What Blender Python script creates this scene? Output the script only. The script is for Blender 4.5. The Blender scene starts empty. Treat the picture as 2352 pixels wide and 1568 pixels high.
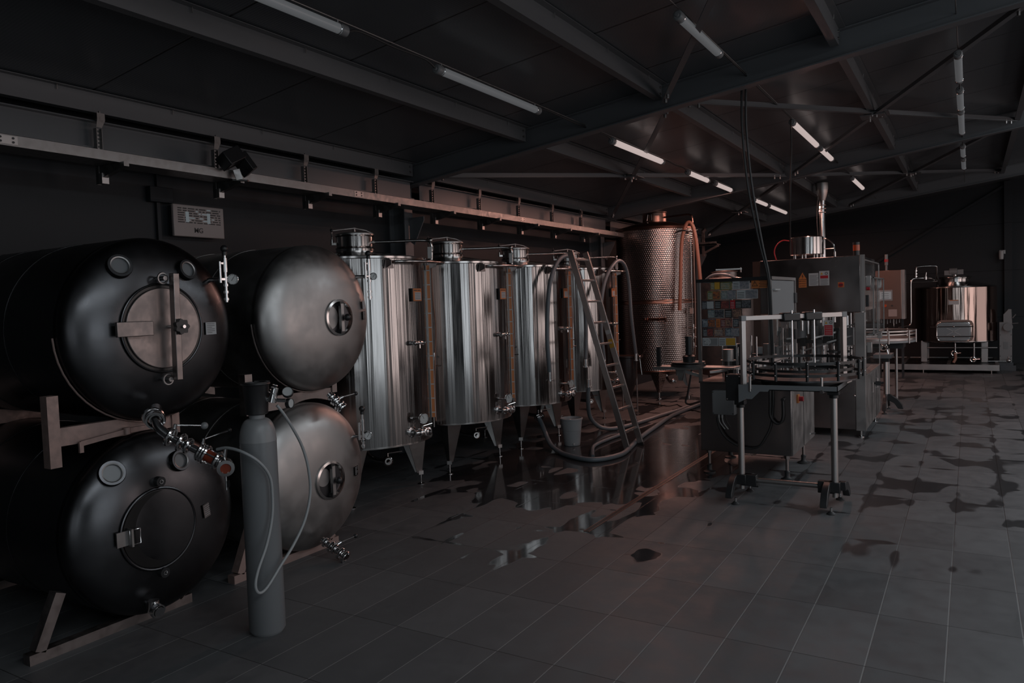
import bpy, bmesh, math, random
from mathutils import Vector, Matrix
random.seed(7)
PI = math.pi
C = bpy.context.scene.collection
SC = bpy.context.scene

# ---------------------------------------------------------------- camera
yaw, pitch, roll, F_PX = 0.547653, 0.0489388, 0.0345569, 1729.17
fwd = Vector((-math.sin(yaw)*math.cos(pitch), math.cos(yaw)*math.cos(pitch), -math.sin(pitch)))
rt0 = Vector((math.cos(yaw), math.sin(yaw), 0)); dn0 = fwd.cross(rt0)
rt = math.cos(roll)*rt0 + math.sin(roll)*dn0
dn = -math.sin(roll)*rt0 + math.cos(roll)*dn0
cam = bpy.data.cameras.new('camera'); cam.sensor_width = 36; cam.lens = F_PX/2352*36
cam.clip_start = 0.05; cam.clip_end = 100
camo = bpy.data.objects.new('camera', cam); C.objects.link(camo)
m3 = Matrix((rt, -dn, -fwd)).transposed()
camo.matrix_world = Matrix.Translation((0, 0, 1.63)) @ m3.to_4x4()
SC.camera = camo
# ---------------------------------------------------------------- light
w = bpy.data.worlds.new('world'); SC.world = w; w.use_nodes = True
w.node_tree.nodes['Background'].inputs[0].default_value = (0.75, 0.85, 1, 1)
w.node_tree.nodes['Background'].inputs[1].default_value = 0.12
SC.view_settings.view_transform = 'Standard'; SC.view_settings.look = 'None'
SC.view_settings.gamma = 1; SC.view_settings.use_curve_mapping = False
SC.view_settings.exposure = 0.0

def area(name, loc, direction, sx, sy, power, col):
    l = bpy.data.lights.new(name, 'AREA'); l.shape = 'RECTANGLE'; l.size = sx; l.size_y = sy
    l.energy = power; l.color = col
    o = bpy.data.objects.new(name, l); C.objects.link(o); o.location = loc
    o.rotation_euler = Vector(direction).to_track_quat('-Z', 'Y').to_euler()
    return o
# daylight through the openings of the walls behind and beside the camera, plus two added overhead fills
DAY = (0.86, 0.94, 1.0); WARM = (1.0, 0.82, 0.78)
for args in (
    ('daylight_side_door', (6.35, 6.3, 1.55), (-1, 0, 0), 2.8, 2.9, 50, WARM),
    ('daylight_side_window', (6.35, 10.8, 1.6), (-1, 0, 0), 3.6, 2.7, 52, WARM),
    ('daylight_side_gate', (6.35, 1.3, 1.55), (-1, 0, 0), 3.6, 2.9, 58, DAY),
    ('daylight_far_side_door', (6.35, 16.0, 1.55), (-1, 0, 0), 3.8, 2.9, 30, WARM),
    ('daylight_back_gate', (0.6, -5.35, 1.6), (0, 1, 0), 1.0, 2.9, 14, DAY),
    ('daylight_back_door', (3.8, -5.35, 1.6), (0, 1, 0), 2.2, 2.9, 30, DAY),
    ('overhead_fill_near', (2.2, 0.5, 3.98), (0, 0, -1), 1.6, 6.0, 165, DAY),  # added unseen overhead lights that brighten the floor; the roof is closed
    ('overhead_fill_far', (2.6, 9.5, 4.02), (0, 0, -1), 1.4, 8.0, 165, DAY)):
    area(*args)

# ---------------------------------------------------------------- helpers
ORI = {}
def thing(name, label, cat, loc=(0, 0, 0), group=None):
    o = bpy.data.objects.new(name, None); C.objects.link(o)
    o.location = loc; o.empty_display_size = 0.1
    o['label'] = label; o['category'] = cat
    if group: o['group'] = group
    ORI[o.name] = Vector(loc)
    return o

def frame(d, up=(0, 0, 1)):
    d = Vector(d).normalized(); u = Vector(up)
    if abs(d.dot(u)) > 0.98: u = Vector((1, 0, 0)) if abs(d.x) < 0.9 else Vector((0, 1, 0))
    a = u.cross(d).normalized(); b = d.cross(a)
    return a, b, d

class M:
    def __init__(s): s.v = []; s.f = []; s.mi = []; s.cur = 0
    def add(s, vs, fs):
        n = len(s.v); s.v += [tuple(v) for v in vs]
        s.f += [tuple(i+n for i in f) for f in fs]; s.mi += [s.cur]*len(fs); return s
    def slot(s, i): s.cur = i; return s
    def box(s, x0, x1, y0, y1, z0, z1):
        vs = [(x, y, z) for x in (x0, x1) for y in (y0, y1) for z in (z0, z1)]
        return s.add(vs, [(0, 1, 3, 2), (4, 6, 7, 5), (0, 4, 5, 1), (2, 3, 7, 6), (0, 2, 6, 4), (1, 5, 7, 3)])
    def cbox(s, c, sx, sy, sz, mat=None):
        mat = mat or Matrix.Identity(3); c = Vector(c)
        vs = [c + mat @ Vector((x*sx/2, y*sy/2, z*sz/2)) for x in (-1, 1) for y in (-1, 1) for z in (-1, 1)]
        return s.add(vs, [(0, 1, 3, 2), (4, 6, 7, 5), (0, 4, 5, 1), (2, 3, 7, 6), (0, 2, 6, 4), (1, 5, 7, 3)])
    def bar(s, p0, p1, w, h, up=(0, 0, 1)):
        p0 = Vector(p0); p1 = Vector(p1); a, b, d = frame(p1-p0, up)
        vs = [p + a*x*w/2 + b*y*h/2 for p in (p0, p1) for x, y in ((-1, -1), (1, -1), (1, 1), (-1, 1))]
        return s.add(vs, [(3, 2, 1, 0), (4, 5, 6, 7), (0, 1, 5, 4), (1, 2, 6, 5), (2, 3, 7, 6), (3, 0, 4, 7)])
    def lathe(s, prof, origin=(0, 0, 0), axis=(0, 0, 1), seg=32, close=True, a0=0, a1=None):
        # prof: list of (r, h) along the axis
        o = Vector(origin); a, b, d = frame(axis); full = a1 is None; a1 = 2*PI if full else a1
        n = seg if full else seg+1; vs = []; fs = []
        for r, h in prof:
            for i in range(n):
                t = a0 + (a1-a0)*i/seg
                vs.append(o + d*h + a*(r*math.cos(t)) + b*(r*math.sin(t)))
        for j in range(len(prof)-1):
            for i in range(seg):
                i2 = (i+1) % n if full else i+1
                fs.append((j*n+i, j*n+i2, (j+1)*n+i2, (j+1)*n+i))
        if full and close:
            if prof[0][0] > 1e-5: fs.append(tuple(range(n-1, -1, -1)))
            if prof[-1][0] > 1e-5: fs.append(tuple((len(prof)-1)*n+i for i in range(n)))
        return s.add(vs, fs)
    def cyl(s, p0, p1, r, r1=None, seg=20):
        p0 = Vector(p0); p1 = Vector(p1); r1 = r if r1 is None else r1
        return s.lathe([(r, 0), (r1, (p1-p0).length)], p0, p1-p0, seg)
    def sph(s, c, r, seg=16, axis=(0, 0, 1), sq=1):
        return s.lathe([(r*math.sin(PI*i/8), -r*sq*math.cos(PI*i/8)) for i in range(9)], c, axis, seg, close=False)
    def torus(s, c, axis, R, r, seg=40, k=8):
        pr = [(R + r*math.cos(2*PI*i/k), r*math.sin(2*PI*i/k)) for i in range(k+1)]
        return s.lathe(pr, c, axis, seg, close=False)
    def tube(s, pts, r, seg=10, closed=False):
        P = [Vector(p) for p in pts]; n = len(P); vs = []; fs = []; pa = None
        for i in range(n):
            if closed: d = P[(i+1) % n]-P[i-1]
            else: d = P[min(i+1, n-1)]-P[max(i-1, 0)]
            if pa is None: a, b, d = frame(d)
            else:
                d = d.normalized(); a = (pa - d*pa.dot(d)).normalized(); b = d.cross(a)
            pa = a; rr = r[i] if isinstance(r, (list, tuple)) else r
            for k in range(seg):
                t = 2*PI*k/seg; vs.append(P[i] + a*rr*math.cos(t) + b*rr*math.sin(t))
        m = n if closed else n-1
        for i in range(m):
            j = (i+1) % n
            for k in range(seg):
                fs.append((i*seg+k, i*seg+(k+1) % seg, j*seg+(k+1) % seg, j*seg+k))
        if not closed:
            fs.append(tuple(range(seg-1, -1, -1))); fs.append(tuple((n-1)*seg+k for k in range(seg)))
        return s.add(vs, fs)
    def prism(s, poly, o, u, v, th):
        # polygon (a,b) in plane o + a*u + b*v, extruded by th along u x v
        o = Vector(o); u = Vector(u); v = Vector(v); w_ = u.cross(v).normalized()*th; n = len(poly)
        vs = [o + u*a + v*b for a, b in poly] + [o + u*a + v*b + w_ for a, b in poly]
        fs = [tuple(range(n-1, -1, -1)), tuple(range(n, 2*n))]
        fs += [(i, (i+1) % n, n+(i+1) % n, n+i) for i in range(n)]
        return s.add(vs, fs)
    def obj(s, name, mat, parent=None, smooth=40, bevel=0, label=None):
        me = bpy.data.meshes.new(name); off = Vector((0, 0, 0))
        if parent is not None:
            off = ORI[parent.name]
        me.from_pydata([tuple(Vector(v)-off) for v in s.v], [], s.f)
        mats = mat if isinstance(mat, (list, tuple)) else [mat]
        for m_ in mats: me.materials.append(m_)
        me.polygons.foreach_set('material_index', s.mi)
        bm = bmesh.new(); bm.from_mesh(me); bmesh.ops.recalc_face_normals(bm, faces=bm.faces); bm.to_mesh(me); bm.free()
        if smooth:
            me.shade_smooth(); me.set_sharp_from_angle(angle=math.radians(smooth))
        o = bpy.data.objects.new(name, me); C.objects.link(o)
        ORI[o.name] = off
        if parent is not None: o.parent = parent
        if bevel:
            b = o.modifiers.new('bevel', 'BEVEL'); b.width = bevel; b.segments = 2; b.limit_method = 'ANGLE'
            b.angle_limit = math.radians(50)
        if label: o['label'] = label
        return o

def single(name, m, mat, label, cat, group=None, **k):
    o = m.obj(name, mat, None, **k); o['label'] = label; o['category'] = cat
    if group: o['group'] = group
    return o
def struct(name, m, mat, **k):
    o = m.obj(name, mat, None, **k); o['kind'] = 'structure'; return o
def copy_tree(o, parent=None):
    c = o.copy(); C.objects.link(c)
    if parent: c.parent = parent
    for ch in list(o.children): copy_tree(ch, c)
    return c
def smooth_path(pts, n=8):
    P = [Vector(p) for p in pts]; out = []
    for i in range(len(P)-1):
        p0 = P[max(i-1, 0)]; p1 = P[i]; p2 = P[i+1]; p3 = P[min(i+2, len(P)-1)]
        for k in range(n):
            t = k/n
            out.append(0.5*((2*p1) + (p2-p0)*t + (2*p0-5*p1+4*p2-p3)*t*t + (3*p1-p0-3*p2+p3)*t**3))
    out.append(P[-1]); return out
def text(s, size, loc, right, up, mat, parent, depth=0.001, name='lettering', align='CENTER', bold=0.0):
    cu = bpy.data.curves.new('t', 'FONT'); cu.body = s; cu.size = size; cu.align_x = align; cu.align_y = 'CENTER'
    cu.extrude = depth; cu.offset = bold
    o = bpy.data.objects.new('t', cu); C.objects.link(o)
    bpy.context.view_layer.update()
    me = bpy.data.meshes.new_from_object(o); bpy.data.objects.remove(o)
    r = Vector(right).normalized(); u = Vector(up).normalized(); n = r.cross(u)
    mt = Matrix((r, u, n)).transposed().to_4x4()
    mt.translation = Vector(loc) - ORI[parent.name]
    me.transform(mt); me.materials.clear(); me.materials.append(mat)
    t = bpy.data.objects.new(name, me); C.objects.link(t); t.parent = parent; ORI[t.name] = ORI[parent.name]
    return t

# ---------------------------------------------------------------- materials
MATS = {}
def mat(name, col, metal=0.0, rough=0.5, emit=0, trans=0, alpha=1, spec=0.5, build=None, ecol=None):
    m = bpy.data.materials.new(name); m.use_nodes = True; nt = m.node_tree; b = nt.nodes['Principled BSDF']
    b.inputs['Base Color'].default_value = (*col, 1); b.inputs['Metallic'].default_value = metal
    b.inputs['Roughness'].default_value = rough; b.inputs['Specular IOR Level'].default_value = spec
    if emit:
        b.inputs['Emission Color'].default_value = (*(ecol or col), 1); b.inputs['Emission Strength'].default_value = emit
    if trans: b.inputs['Transmission Weight'].default_value = trans
    if alpha < 1: b.inputs['Alpha'].default_value = alpha
    if build: build(nt, b)
    MATS[name] = m; return m
class NT:
    def __init__(s, nt): s.nt = nt
    def n(s, t, **k):
        x = s.nt.nodes.new(t)
        for a, v in k.items(): setattr(x, a, v)
        return x
    def L(s, a, b): s.nt.links.new(a, b)
    def math(s, op, a, b=None, c=None):
        x = s.n('ShaderNodeMath', operation=op)
        for i, v in enumerate((a, b, c)):
            if v is None: continue
            if isinstance(v, (int, float)): x.inputs[i].default_value = v
            else: s.L(v, x.inputs[i])
        return x.outputs[0]
    def mix(s, f, a, b):
        x = s.n('ShaderNodeMix', data_type='RGBA')
        for i, v in ((0, f), (6, a), (7, b)):
            if isinstance(v, (int, float)): x.inputs[i].default_value = v
            elif isinstance(v, tuple): x.inputs[i].default_value = (*v, 1)
            else: s.L(v, x.inputs[i])
        return x.outputs[2]
    def sstep(s, v, a, b, lo=0, hi=1):
        x = s.n('ShaderNodeMapRange', interpolation_type='SMOOTHSTEP')
        s.L(v, x.inputs[0]); x.inputs[1].default_value = a; x.inputs[2].default_value = b
        x.inputs[3].default_value = lo; x.inputs[4].default_value = hi; return x.outputs[0]
    def coords(s):
        c = s.n('ShaderNodeTexCoord'); p = s.n('ShaderNodeSeparateXYZ'); s.L(c.outputs['Object'], p.inputs[0])
        return c.outputs['Object'], p.outputs[0], p.outputs[1], p.outputs[2]
    def comb(s, x, y, z):
        c = s.n('ShaderNodeCombineXYZ')
        for i, v in enumerate((x, y, z)):
            if isinstance(v, (int, float)): c.inputs[i].default_value = v
            else: s.L(v, c.inputs[i])
        return c.outputs[0]
    def noise(s, vec, scale, detail=3, rough=0.5, dist=0):
        x = s.n('ShaderNodeTexNoise'); s.L(vec, x.inputs['Vector']); x.inputs['Scale'].default_value = scale
        x.inputs['Detail'].default_value = detail; x.inputs['Roughness'].default_value = rough
        x.inputs['Distortion'].default_value = dist; return x.outputs[0]
    def bump(s, h, strength, dist, b):
        x = s.n('ShaderNodeBump'); x.inputs['Strength'].default_value = strength; x.inputs['Distance'].default_value = dist
        s.L(h, x.inputs['Height']); s.L(x.outputs[0], b.inputs['Normal'])

def b_sheet(scale=5.0, amp=0.011):
    # rolled sheet wrapped round a vertical axis: slight waves across, none along the height
    def f(nt, b):
        k = NT(nt); c, x, y, z = k.coords()
        ang = k.math('ARCTAN2', y, x); r = 0.61
        v = k.comb(k.math('COSINE', ang), k.math('SINE', ang), k.math('MULTIPLY', z, 0.014))
        h = k.noise(v, scale, 3, 0.55)
        k.bump(h, 1.0, amp, b)
        g = k.noise(k.comb(k.math('MULTIPLY', ang, 14), k.math('MULTIPLY', z, 1.2), 0), 2.0, 3)
        k.L(k.sstep(g, 0.3, 0.75, 0.13, 0.21), b.inputs['Roughness'])
    return f
def b_smudge(sc=4, lo=0.3, hi=0.5, amp=0.0):
    def f(nt, b):
        k = NT(nt); c, x, y, z = k.coords()
        g = k.noise(c, sc, 4, 0.6)
        k.L(k.sstep(g, 0.3, 0.7, lo, hi), b.inputs['Roughness'])
        if amp: k.bump(k.noise(c, sc*0.6, 2), 1.0, amp, b)
    return f
def b_dimple(nt, b):
    k = NT(nt); c, x, y, z = k.coords(); ang = k.math('ARCTAN2', y, x)
    row = k.math('MULTIPLY', z, 30.0)
    par = k.math('MULTIPLY', k.math('FLOOR', row), 0.5)
    u = k.math('FRACT', k.math('ADD', k.math('MULTIPLY', ang, 19.0986), par)); v = k.math('FRACT', row)
    du = k.math('SUBTRACT', u, 0.5); dv = k.math('SUBTRACT', v, 0.5)
    d = k.math('SQRT', k.math('ADD', k.math('MULTIPLY', du, du), k.math('MULTIPLY', dv, dv)))
    k.bump(k.sstep(d, 0.08, 0.5, 0, 1), 0.5, 0.006, b)
mat('steel_sheet', (0.27, 0.26, 0.255), 1, 0.2, build=b_sheet())
mat('steel_polished', (0.44, 0.42, 0.41), 1, 0.16)
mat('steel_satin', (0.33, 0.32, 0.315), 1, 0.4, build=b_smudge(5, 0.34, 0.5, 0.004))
mat('steel_brushed', (0.24, 0.24, 0.245), 1, 0.34, build=b_smudge(3, 0.28, 0.42, 0.003))
mat('steel_dark', (0.075, 0.075, 0.079), 1, 0.3, build=b_smudge(2.2, 0.24, 0.42, 0.01))  # on the two darker stacked tanks this tone stands in for dark reflections
mat('steel_worn', (0.25, 0.215, 0.205), 1, 0.42, build=b_smudge(14, 0.36, 0.55, 0.001))
mat('steel_dimpled', (0.36, 0.30, 0.28), 1, 0.22, build=b_dimple)
def b_sheet2(nt, b):
    k = NT(nt); c, x, y, z = k.coords(); ang = k.math('ARCTAN2', y, x)
    v = k.comb(k.math('COSINE', ang), k.math('SINE', ang), k.math('MULTIPLY', z, 0.05)); k.bump(k.noise(v, 7, 3, 0.5), 1.0, 0.006, b)
mat('kettle_steel', (0.36, 0.28, 0.25), 1, 0.1, build=b_sheet2)
mat('copper_steel', (0.27, 0.17, 0.14), 1, 0.3)
mat('chrome', (0.62, 0.61, 0.61), 1, 0.15)
mat('aluminium', (0.42, 0.395, 0.385), 1, 0.38)
mat('galvanised', (0.27, 0.26, 0.255), 1, 0.4, build=b_smudge(25, 0.32, 0.5))
mat('rusty_steel', (0.28, 0.20, 0.18), 0.6, 0.55, build=b_smudge(30, 0.45, 0.7))
mat('black_plastic', (0.012, 0.012, 0.013), 0, 0.4)
mat('black_rubber', (0.016, 0.016, 0.017), 0, 0.55)
mat('black_paint', (0.02, 0.02, 0.022), 0, 0.3)
mat('black_hole', (0.004, 0.004, 0.004), 0, 0.35)
mat('grey_paint', (0.13, 0.136, 0.142), 0, 0.35)
mat('grey_light', (0.17, 0.175, 0.18), 0, 0.4)
mat('grey_hose', (0.10, 0.12, 0.135), 0, 0.45)
mat('pale_hose', (0.22, 0.23, 0.235), 0, 0.45)
mat('terracotta_hose', (0.20, 0.095, 0.065), 0, 0.45)
mat('white_plastic', (0.30, 0.30, 0.30), 0, 0.4)
mat('beige_metal', (0.24, 0.20, 0.19), 0, 0.35)
mat('orange', (0.40, 0.13, 0.035), 0, 0.45)
mat('yellow', (0.42, 0.24, 0.03), 0, 0.45)
mat('red', (0.30, 0.012, 0.02), 0, 0.4)
mat('amber_glass', (0.35, 0.06, 0.02), 0, 0.15)
mat('amber_liquid', (0.16, 0.03, 0.015), 0, 0.1)
mat('dial_face', (0.36, 0.37, 0.37), 0, 0.3)
mat('paper', (0.34, 0.36, 0.37), 0, 0.5)
mat('ink', (0.015, 0.015, 0.015), 0, 0.5)
mat('lamp_lit', (0.2, 0.17, 0.16), 0, 0.4, emit=0.48, ecol=(1, 0.82, 0.78))
mat('lamp_unlit_glow', (0.16, 0.165, 0.17), 0, 0.35, emit=0.06, ecol=(0.9, 0.95, 1))  # faint glow added so the unlit tubes look pale grey
mat('screen', (0.2, 0.24, 0.26), 0, 0.3, emit=0.06, ecol=(0.8, 0.95, 1))
mat('glass', (0.10, 0.11, 0.11), 0, 0.03, alpha=0.09, spec=0.8)
mat('machine_steel', (0.33, 0.30, 0.295), 1, 0.24, build=b_smudge(1.6, 0.16, 0.28, 0.004))
mat('bucket_plastic', (0.26, 0.27, 0.28), 0, 0.4)
for nm, c1, c2 in (('art_green', (.10, .13, .07), (.22, .17, .07)), ('art_grey', (.13, .14, .16), (.22, .21, .22)), ('art_rose', (.22, .06, .05), (.10, .03, .03)),
                   ('art_dark', (.02, .025, .03), (.10, .10, .11)), ('art_orange', (.30, .10, .04), (.09, .05, .04)), ('art_teal', (.09, .13, .14), (.20, .20, .18)),
                   ('art_sand', (.26, .15, .10), (.08, .05, .05)), ('art_blue', (.03, .05, .07), (.16, .18, .20))):
    def fb(nt, b, c1=c1, c2=c2):
        k = NT(nt); c, x, y, z = k.coords()
        k.L(k.mix(k.sstep(k.noise(c, 42, 3, 0.6, 1.5), 0.42, 0.58), c1, c2), b.inputs['Base Color'])
    mat(nm, c1, 0, 0.4, build=fb)

# floor: 0.303 x 0.613 m tiles on an aligned grid, wet in places
def b_floor(nt, b):
    k = NT(nt); c, x, y, z = k.coords()
    tx = k.math('DIVIDE', k.math('ADD', x, 30.3975), 0.303); ty = k.math('DIVIDE', k.math('ADD', y, 30.65-3.52), 0.613)
    fx = k.math('FRACT', tx); fy = k.math('FRACT', ty)
    gx = k.math('MULTIPLY', k.math('MINIMUM', fx, k.math('SUBTRACT', 1, fx)), 0.303)
    gy = k.math('MULTIPLY', k.math('MINIMUM', fy, k.math('SUBTRACT', 1, fy)), 0.613)
    lx = k.sstep(gx, 0.0016, 0.0042, 1, 0); ly = k.sstep(gy, 0.0012, 0.0036, 1, 0)
    wn = k.n('ShaderNodeTexWhiteNoise', noise_dimensions='2D')
    k.L(k.comb(k.math('FLOOR', tx), k.math('FLOOR', ty), 0), wn.inputs[0])
    n1 = k.noise(c, 1.1, 5, 0.6); n2 = k.noise(c, 7, 5, 0.65)
    v = k.math('ADD', k.math('MULTIPLY', wn.outputs[0], 0.25), k.math('ADD', k.math('MULTIPLY', n1, 0.5), k.math('MULTIPLY', n2, 0.4)))
    base = k.mix(k.sstep(v, 0.35, 0.85), (0.056, 0.058, 0.061), (0.094, 0.096, 0.099))
    # wet zones
    def blob(cx, cy, rx, ry, amp):
        a = k.math('DIVIDE', k.math('SUBTRACT', x, cx), rx); d = k.math('DIVIDE', k.math('SUBTRACT', y, cy), ry)
        q = k.math('SQRT', k.math('ADD', k.math('MULTIPLY', a, a), k.math('MULTIPLY', d, d)))
        return k.sstep(q, 0.35, 1.0, amp, 0)
    wz = k.math('MAXIMUM', blob(-3.2, 7.4, 2.0, 3.4, 0.40), blob(-0.2, 9.0, 2.2, 5.6, 0.13))
    wz = k.math('MAXIMUM', wz, blob(-2.7, 5.2, 1.6, 1.9, 0.13)); wz = k.math('MAXIMUM', wz, blob(-3.4, 11.5, 2.2, 4.0, 0.17))
    wz = k.math('MAXIMUM', wz, blob(-0.4, 16.0, 3, 5, 0.15))
    pn = k.noise(k.comb(k.math('MULTIPLY', x, 1.3), y, 0), 1.9, 1.6, 0.45, 0.4)
    grt = k.math('MULTIPLY', k.sstep(k.math('MINIMUM', gx, gy), 0.0, 0.05, 1, 0), 0.085)
    wet = k.sstep(k.math('ADD', k.math('ADD', pn, wz), grt), 0.70, 0.75)
    wet = k.math('MULTIPLY', wet, k.sstep(wz, 0.0, 0.05))
    col = k.mix(lx, base, (0.145, 0.145, 0.145)); col = k.mix(ly, col, (0.026, 0.026, 0.027))
    # dark grout where the floor is damp
    damp = k.sstep(wz, 0.02, 0.12)
    col = k.mix(k.math('MULTIPLY', damp, k.math('MAXIMUM', lx, ly)), col, (0.018, 0.018, 0.019))
    wc = k.n('ShaderNodeMix', data_type='RGBA', blend_type='MULTIPLY'); k.L(wet, wc.inputs[0]); k.L(col, wc.inputs[6])
    wc.inputs[7].default_value = (0.34, 0.34, 0.35, 1)
    k.L(wc.outputs[2], b.inputs['Base Color'])
    rr = k.sstep(n2, 0.3, 0.7, 0.5, 0.66)
    mr = k.n('ShaderNodeMix', data_type='FLOAT'); k.L(wet, mr.inputs[0]); k.L(rr, mr.inputs[2]); k.L(k.sstep(x, -2.0, -0.9, 0.08, 0.34), mr.inputs[3])
    k.L(mr.outputs[0], b.inputs['Roughness'])
    h = k.math('ADD', k.math('MULTIPLY', k.math('MAXIMUM', lx, ly), -0.6), k.math('MULTIPLY', n2, 0.15))
    h = k.math('MULTIPLY', h, k.math('SUBTRACT', 1, k.math('MULTIPLY', wet, 0.85)))
    k.bump(h, 0.5, 0.004, b)
mat('floor_tiles', (0.15, 0.15, 0.15), 0, 0.45, build=b_floor)
def b_roof(nt, b):
    k = NT(nt); c, x, y, z = k.coords()
    j = k.math('FRACT', k.math('DIVIDE', y, 1.0)); jm = k.math('MINIMUM', j, k.math('SUBTRACT', 1, j))
    seam = k.sstep(jm, 0.004, 0.010, 1, 0)
    rib = k.math('SINE', k.math('MULTIPLY', y, 2*PI/0.02))
    k.bump(k.math('ADD', k.math('MULTIPLY', rib, 0.06), k.math('ADD', k.math('MULTIPLY', seam, -1.0), k.math('MULTIPLY', k.noise(c, 1.3, 2), 1.5))), 0.5, 0.006, b)
    k.L(k.mix(seam, (0.07, 0.076, 0.083), (0.008, 0.008, 0.008)), b.inputs['Base Color'])
mat('roof_deck', (0.02, 0.02, 0.02), 0.0, 0.3, build=b_roof, spec=0.7)
def b_wall(nt, b):
    k = NT(nt); c, x, y, z = k.coords()
    j = k.math('FRACT', k.math('DIVIDE', z, 1.0)); jm = k.math('MINIMUM', j, k.math('SUBTRACT', 1, j))
    k.bump(k.math('ADD', k.math('MULTIPLY', k.sstep(jm, 0.003, 0.008, 1, 0), -1.0), k.math('MULTIPLY', k.noise(c, 0.9, 2), 1.5)), 0.5, 0.006, b)
mat('wall_panel', (0.016, 0.018, 0.021), 0.0, 0.5, build=b_wall, spec=0.25)
mat('frame_steel', (0.10, 0.105, 0.112), 0.0, 0.33, spec=0.6)
mat('purlin_steel', (0.125, 0.13, 0.137), 0.35, 0.4)
K = MATS
# ================================================================ the building
struct('floor', M().box(-5.6, 6.5, -5.5, 19.6, -0.12, 0.0), K['floor_tiles'], smooth=0)
struct('wall_left', M().box(-5.62, -5.5, -5.5, 19.6, 0, 3.3), K['wall_panel'], smooth=0)
struct('wall_far', M().box(-5.5, 6.5, 19.3, 19.45, 0, 4.9), K['wall_panel'], smooth=0)
m = M()
for y0, y1 in ((-5.5, -0.55), (3.15, 4.85), (7.75, 8.95), (12.65, 14.0), (18.0, 19.6)): m.box(6.4, 6.55, y0, y1, 0, 4.9)
for y0, y1 in ((-0.55, 3.15), (4.85, 7.75), (8.95, 12.65), (14.0, 18.0)): m.box(6.4, 6.55, y0, y1, 3.05, 4.9)
struct('wall_right', m, K['wall_panel'], smooth=0)
m = M()
for x0, x1 in ((-5.5, 0.05), (1.15, 2.65), (4.95, 6.5)): m.box(x0, x1, -5.6, -5.45, 0, 4.9)
for x0, x1 in ((0.05, 1.15), (2.65, 4.95)): m.box(x0, x1, -5.6, -5.45, 3.1, 4.9)
struct('wall_back', m, K['wall_panel'], smooth=0)
ZR = lambda x: 3.585 + 0.121*x        # underside of the rafters
ZD = lambda x: ZR(x) + 0.222          # underside of the roof deck
m = M(); x0, x1 = -5.62, 6.6
m.prism([(x0, ZD(x0)), (x1, ZD(x1)), (x1, ZD(x1)+0.1), (x0, ZD(x0)+0.1)], (0, 19.6, 0), (1, 0, 0), (0, 0, 1), 25.2)
struct('ceiling', m, K['roof_deck'], smooth=0)

# rafters: sloping I-beams
for i, (Y, lab) in enumerate(((6.56, 'large dark steel I-beam rafter crossing the whole roof in the foreground'),
                 (11.7, 'second dark steel I-beam rafter, behind the large foreground rafter'),
                 (16.85, 'third and farthest dark steel I-beam rafter, over the copper-toned kettle'))):
    m = M(); xa, xb = -5.5, 6.35
    for dz0, dz1, hw in ((0, 0.011, 0.055), (0.011, 0.209, 0.004), (0.209, 0.22, 0.055)):
        m.prism([(xa, ZR(xa)+dz0), (xb, ZR(xb)+dz0), (xb, ZR(xb)+dz1), (xa, ZR(xa)+dz1)], (0, Y+hw, 0), (1, 0, 0), (0, 0, 1), 2*hw)
    single('steel_rafter', m, K['frame_steel'], lab, 'roof beam', smooth=0, group='roof rafters')
# columns on the left wall, wall bracing gussets
for Y, lab in ((6.56, 'dark steel column on the left wall behind the first upright tank'), (11.7, 'dark steel column on the left wall beside the dimpled tank'),
               (16.85, 'dark steel column on the left wall in the far corner')):
    t = thing('steel_column', lab, 'column', (-5.38, Y, 0), 'columns along the left wall')
    m = M(); m.box(-5.5, -5.488, Y-0.07, Y+0.07, 0, 2.95); m.box(-5.488, -5.292, Y-0.004, Y+0.004, 0, 2.95); m.box(-5.292, -5.28, Y-0.07, Y+0.07, 0, 2.95)
    m.obj('shaft', K['frame_steel'], t, smooth=0)
    M().prism([(0, 0), (0, -0.26), (0.06, -0.30), (0.20, -0.04), (0.20, 0)], (-5.27, Y+0.01, 2.62), (1, 0, 0), (0, 0, 1), 0.012).obj('haunch_plate', K['frame_steel'], t, smooth=0)
m = M(); m.box(0.62, 0.76, 19.12, 19.3, 0, ZD(0.7)-0.02)
single('gable_column', m, K['wall_panel'], 'dark steel post on the far wall behind the grain mill', 'column', smooth=0)
m = M(); m.bar((0.62, 19.22, 3.78), (-1.85, 19.22, 2.30), 0.05, 0.05)
single('gable_brace', m, K['wall_panel'], 'thin dark diagonal brace on the far wall above the control cabinet', 'brace', smooth=0)

# purlins: Z sections between the rafters
def purlin(X, y0, y1, lab, n=6):
    zb = ZR(X) + 0.085; h = 0.135; t = thing('roof_purlin', lab, 'purlin', (X, (y0+y1)/2, zb), 'roof purlins')
    m = M(); m.box(X-0.004, X, y0, y1, zb, zb+h); m.box(X-0.062, X-0.004, y0, y1, zb, zb+0.003)
    m.box(X-0.062, X-0.058, y0, y1, zb+0.003, zb+0.016); m.box(X, X+0.05, y0, y1, zb+h-0.004, zb+h)
    m.obj('web', K['purlin_steel'], t, smooth=0)
    for k in range(n):
        y = y0 + (y1-y0)*(k+0.6)/n
        mm = M(); mm.cyl((X+0.012, y, zb+h-0.035), (X+0.012, y, zb+h+0.0), 0.003, seg=6); mm.obj('roof_screw', K['galvanised'], t)
    for zz in (0.04, 0.095): M().cyl((X, y1-0.05, zb+zz), (X+0.012, y1-0.05, zb+zz), 0.011, seg=6).obj('bolt', K['galvanised'], t)
PX = (-5.14, -3.72, -2.32, -0.87, 0.55)
PN = ('at the left wall eave', 'second from left wall', 'third from left wall', 'fourth from left wall', 'fifth from left wall')
BN = ('in the foreground bay', 'behind the large foreground rafter', 'behind the second rafter', '')
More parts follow.
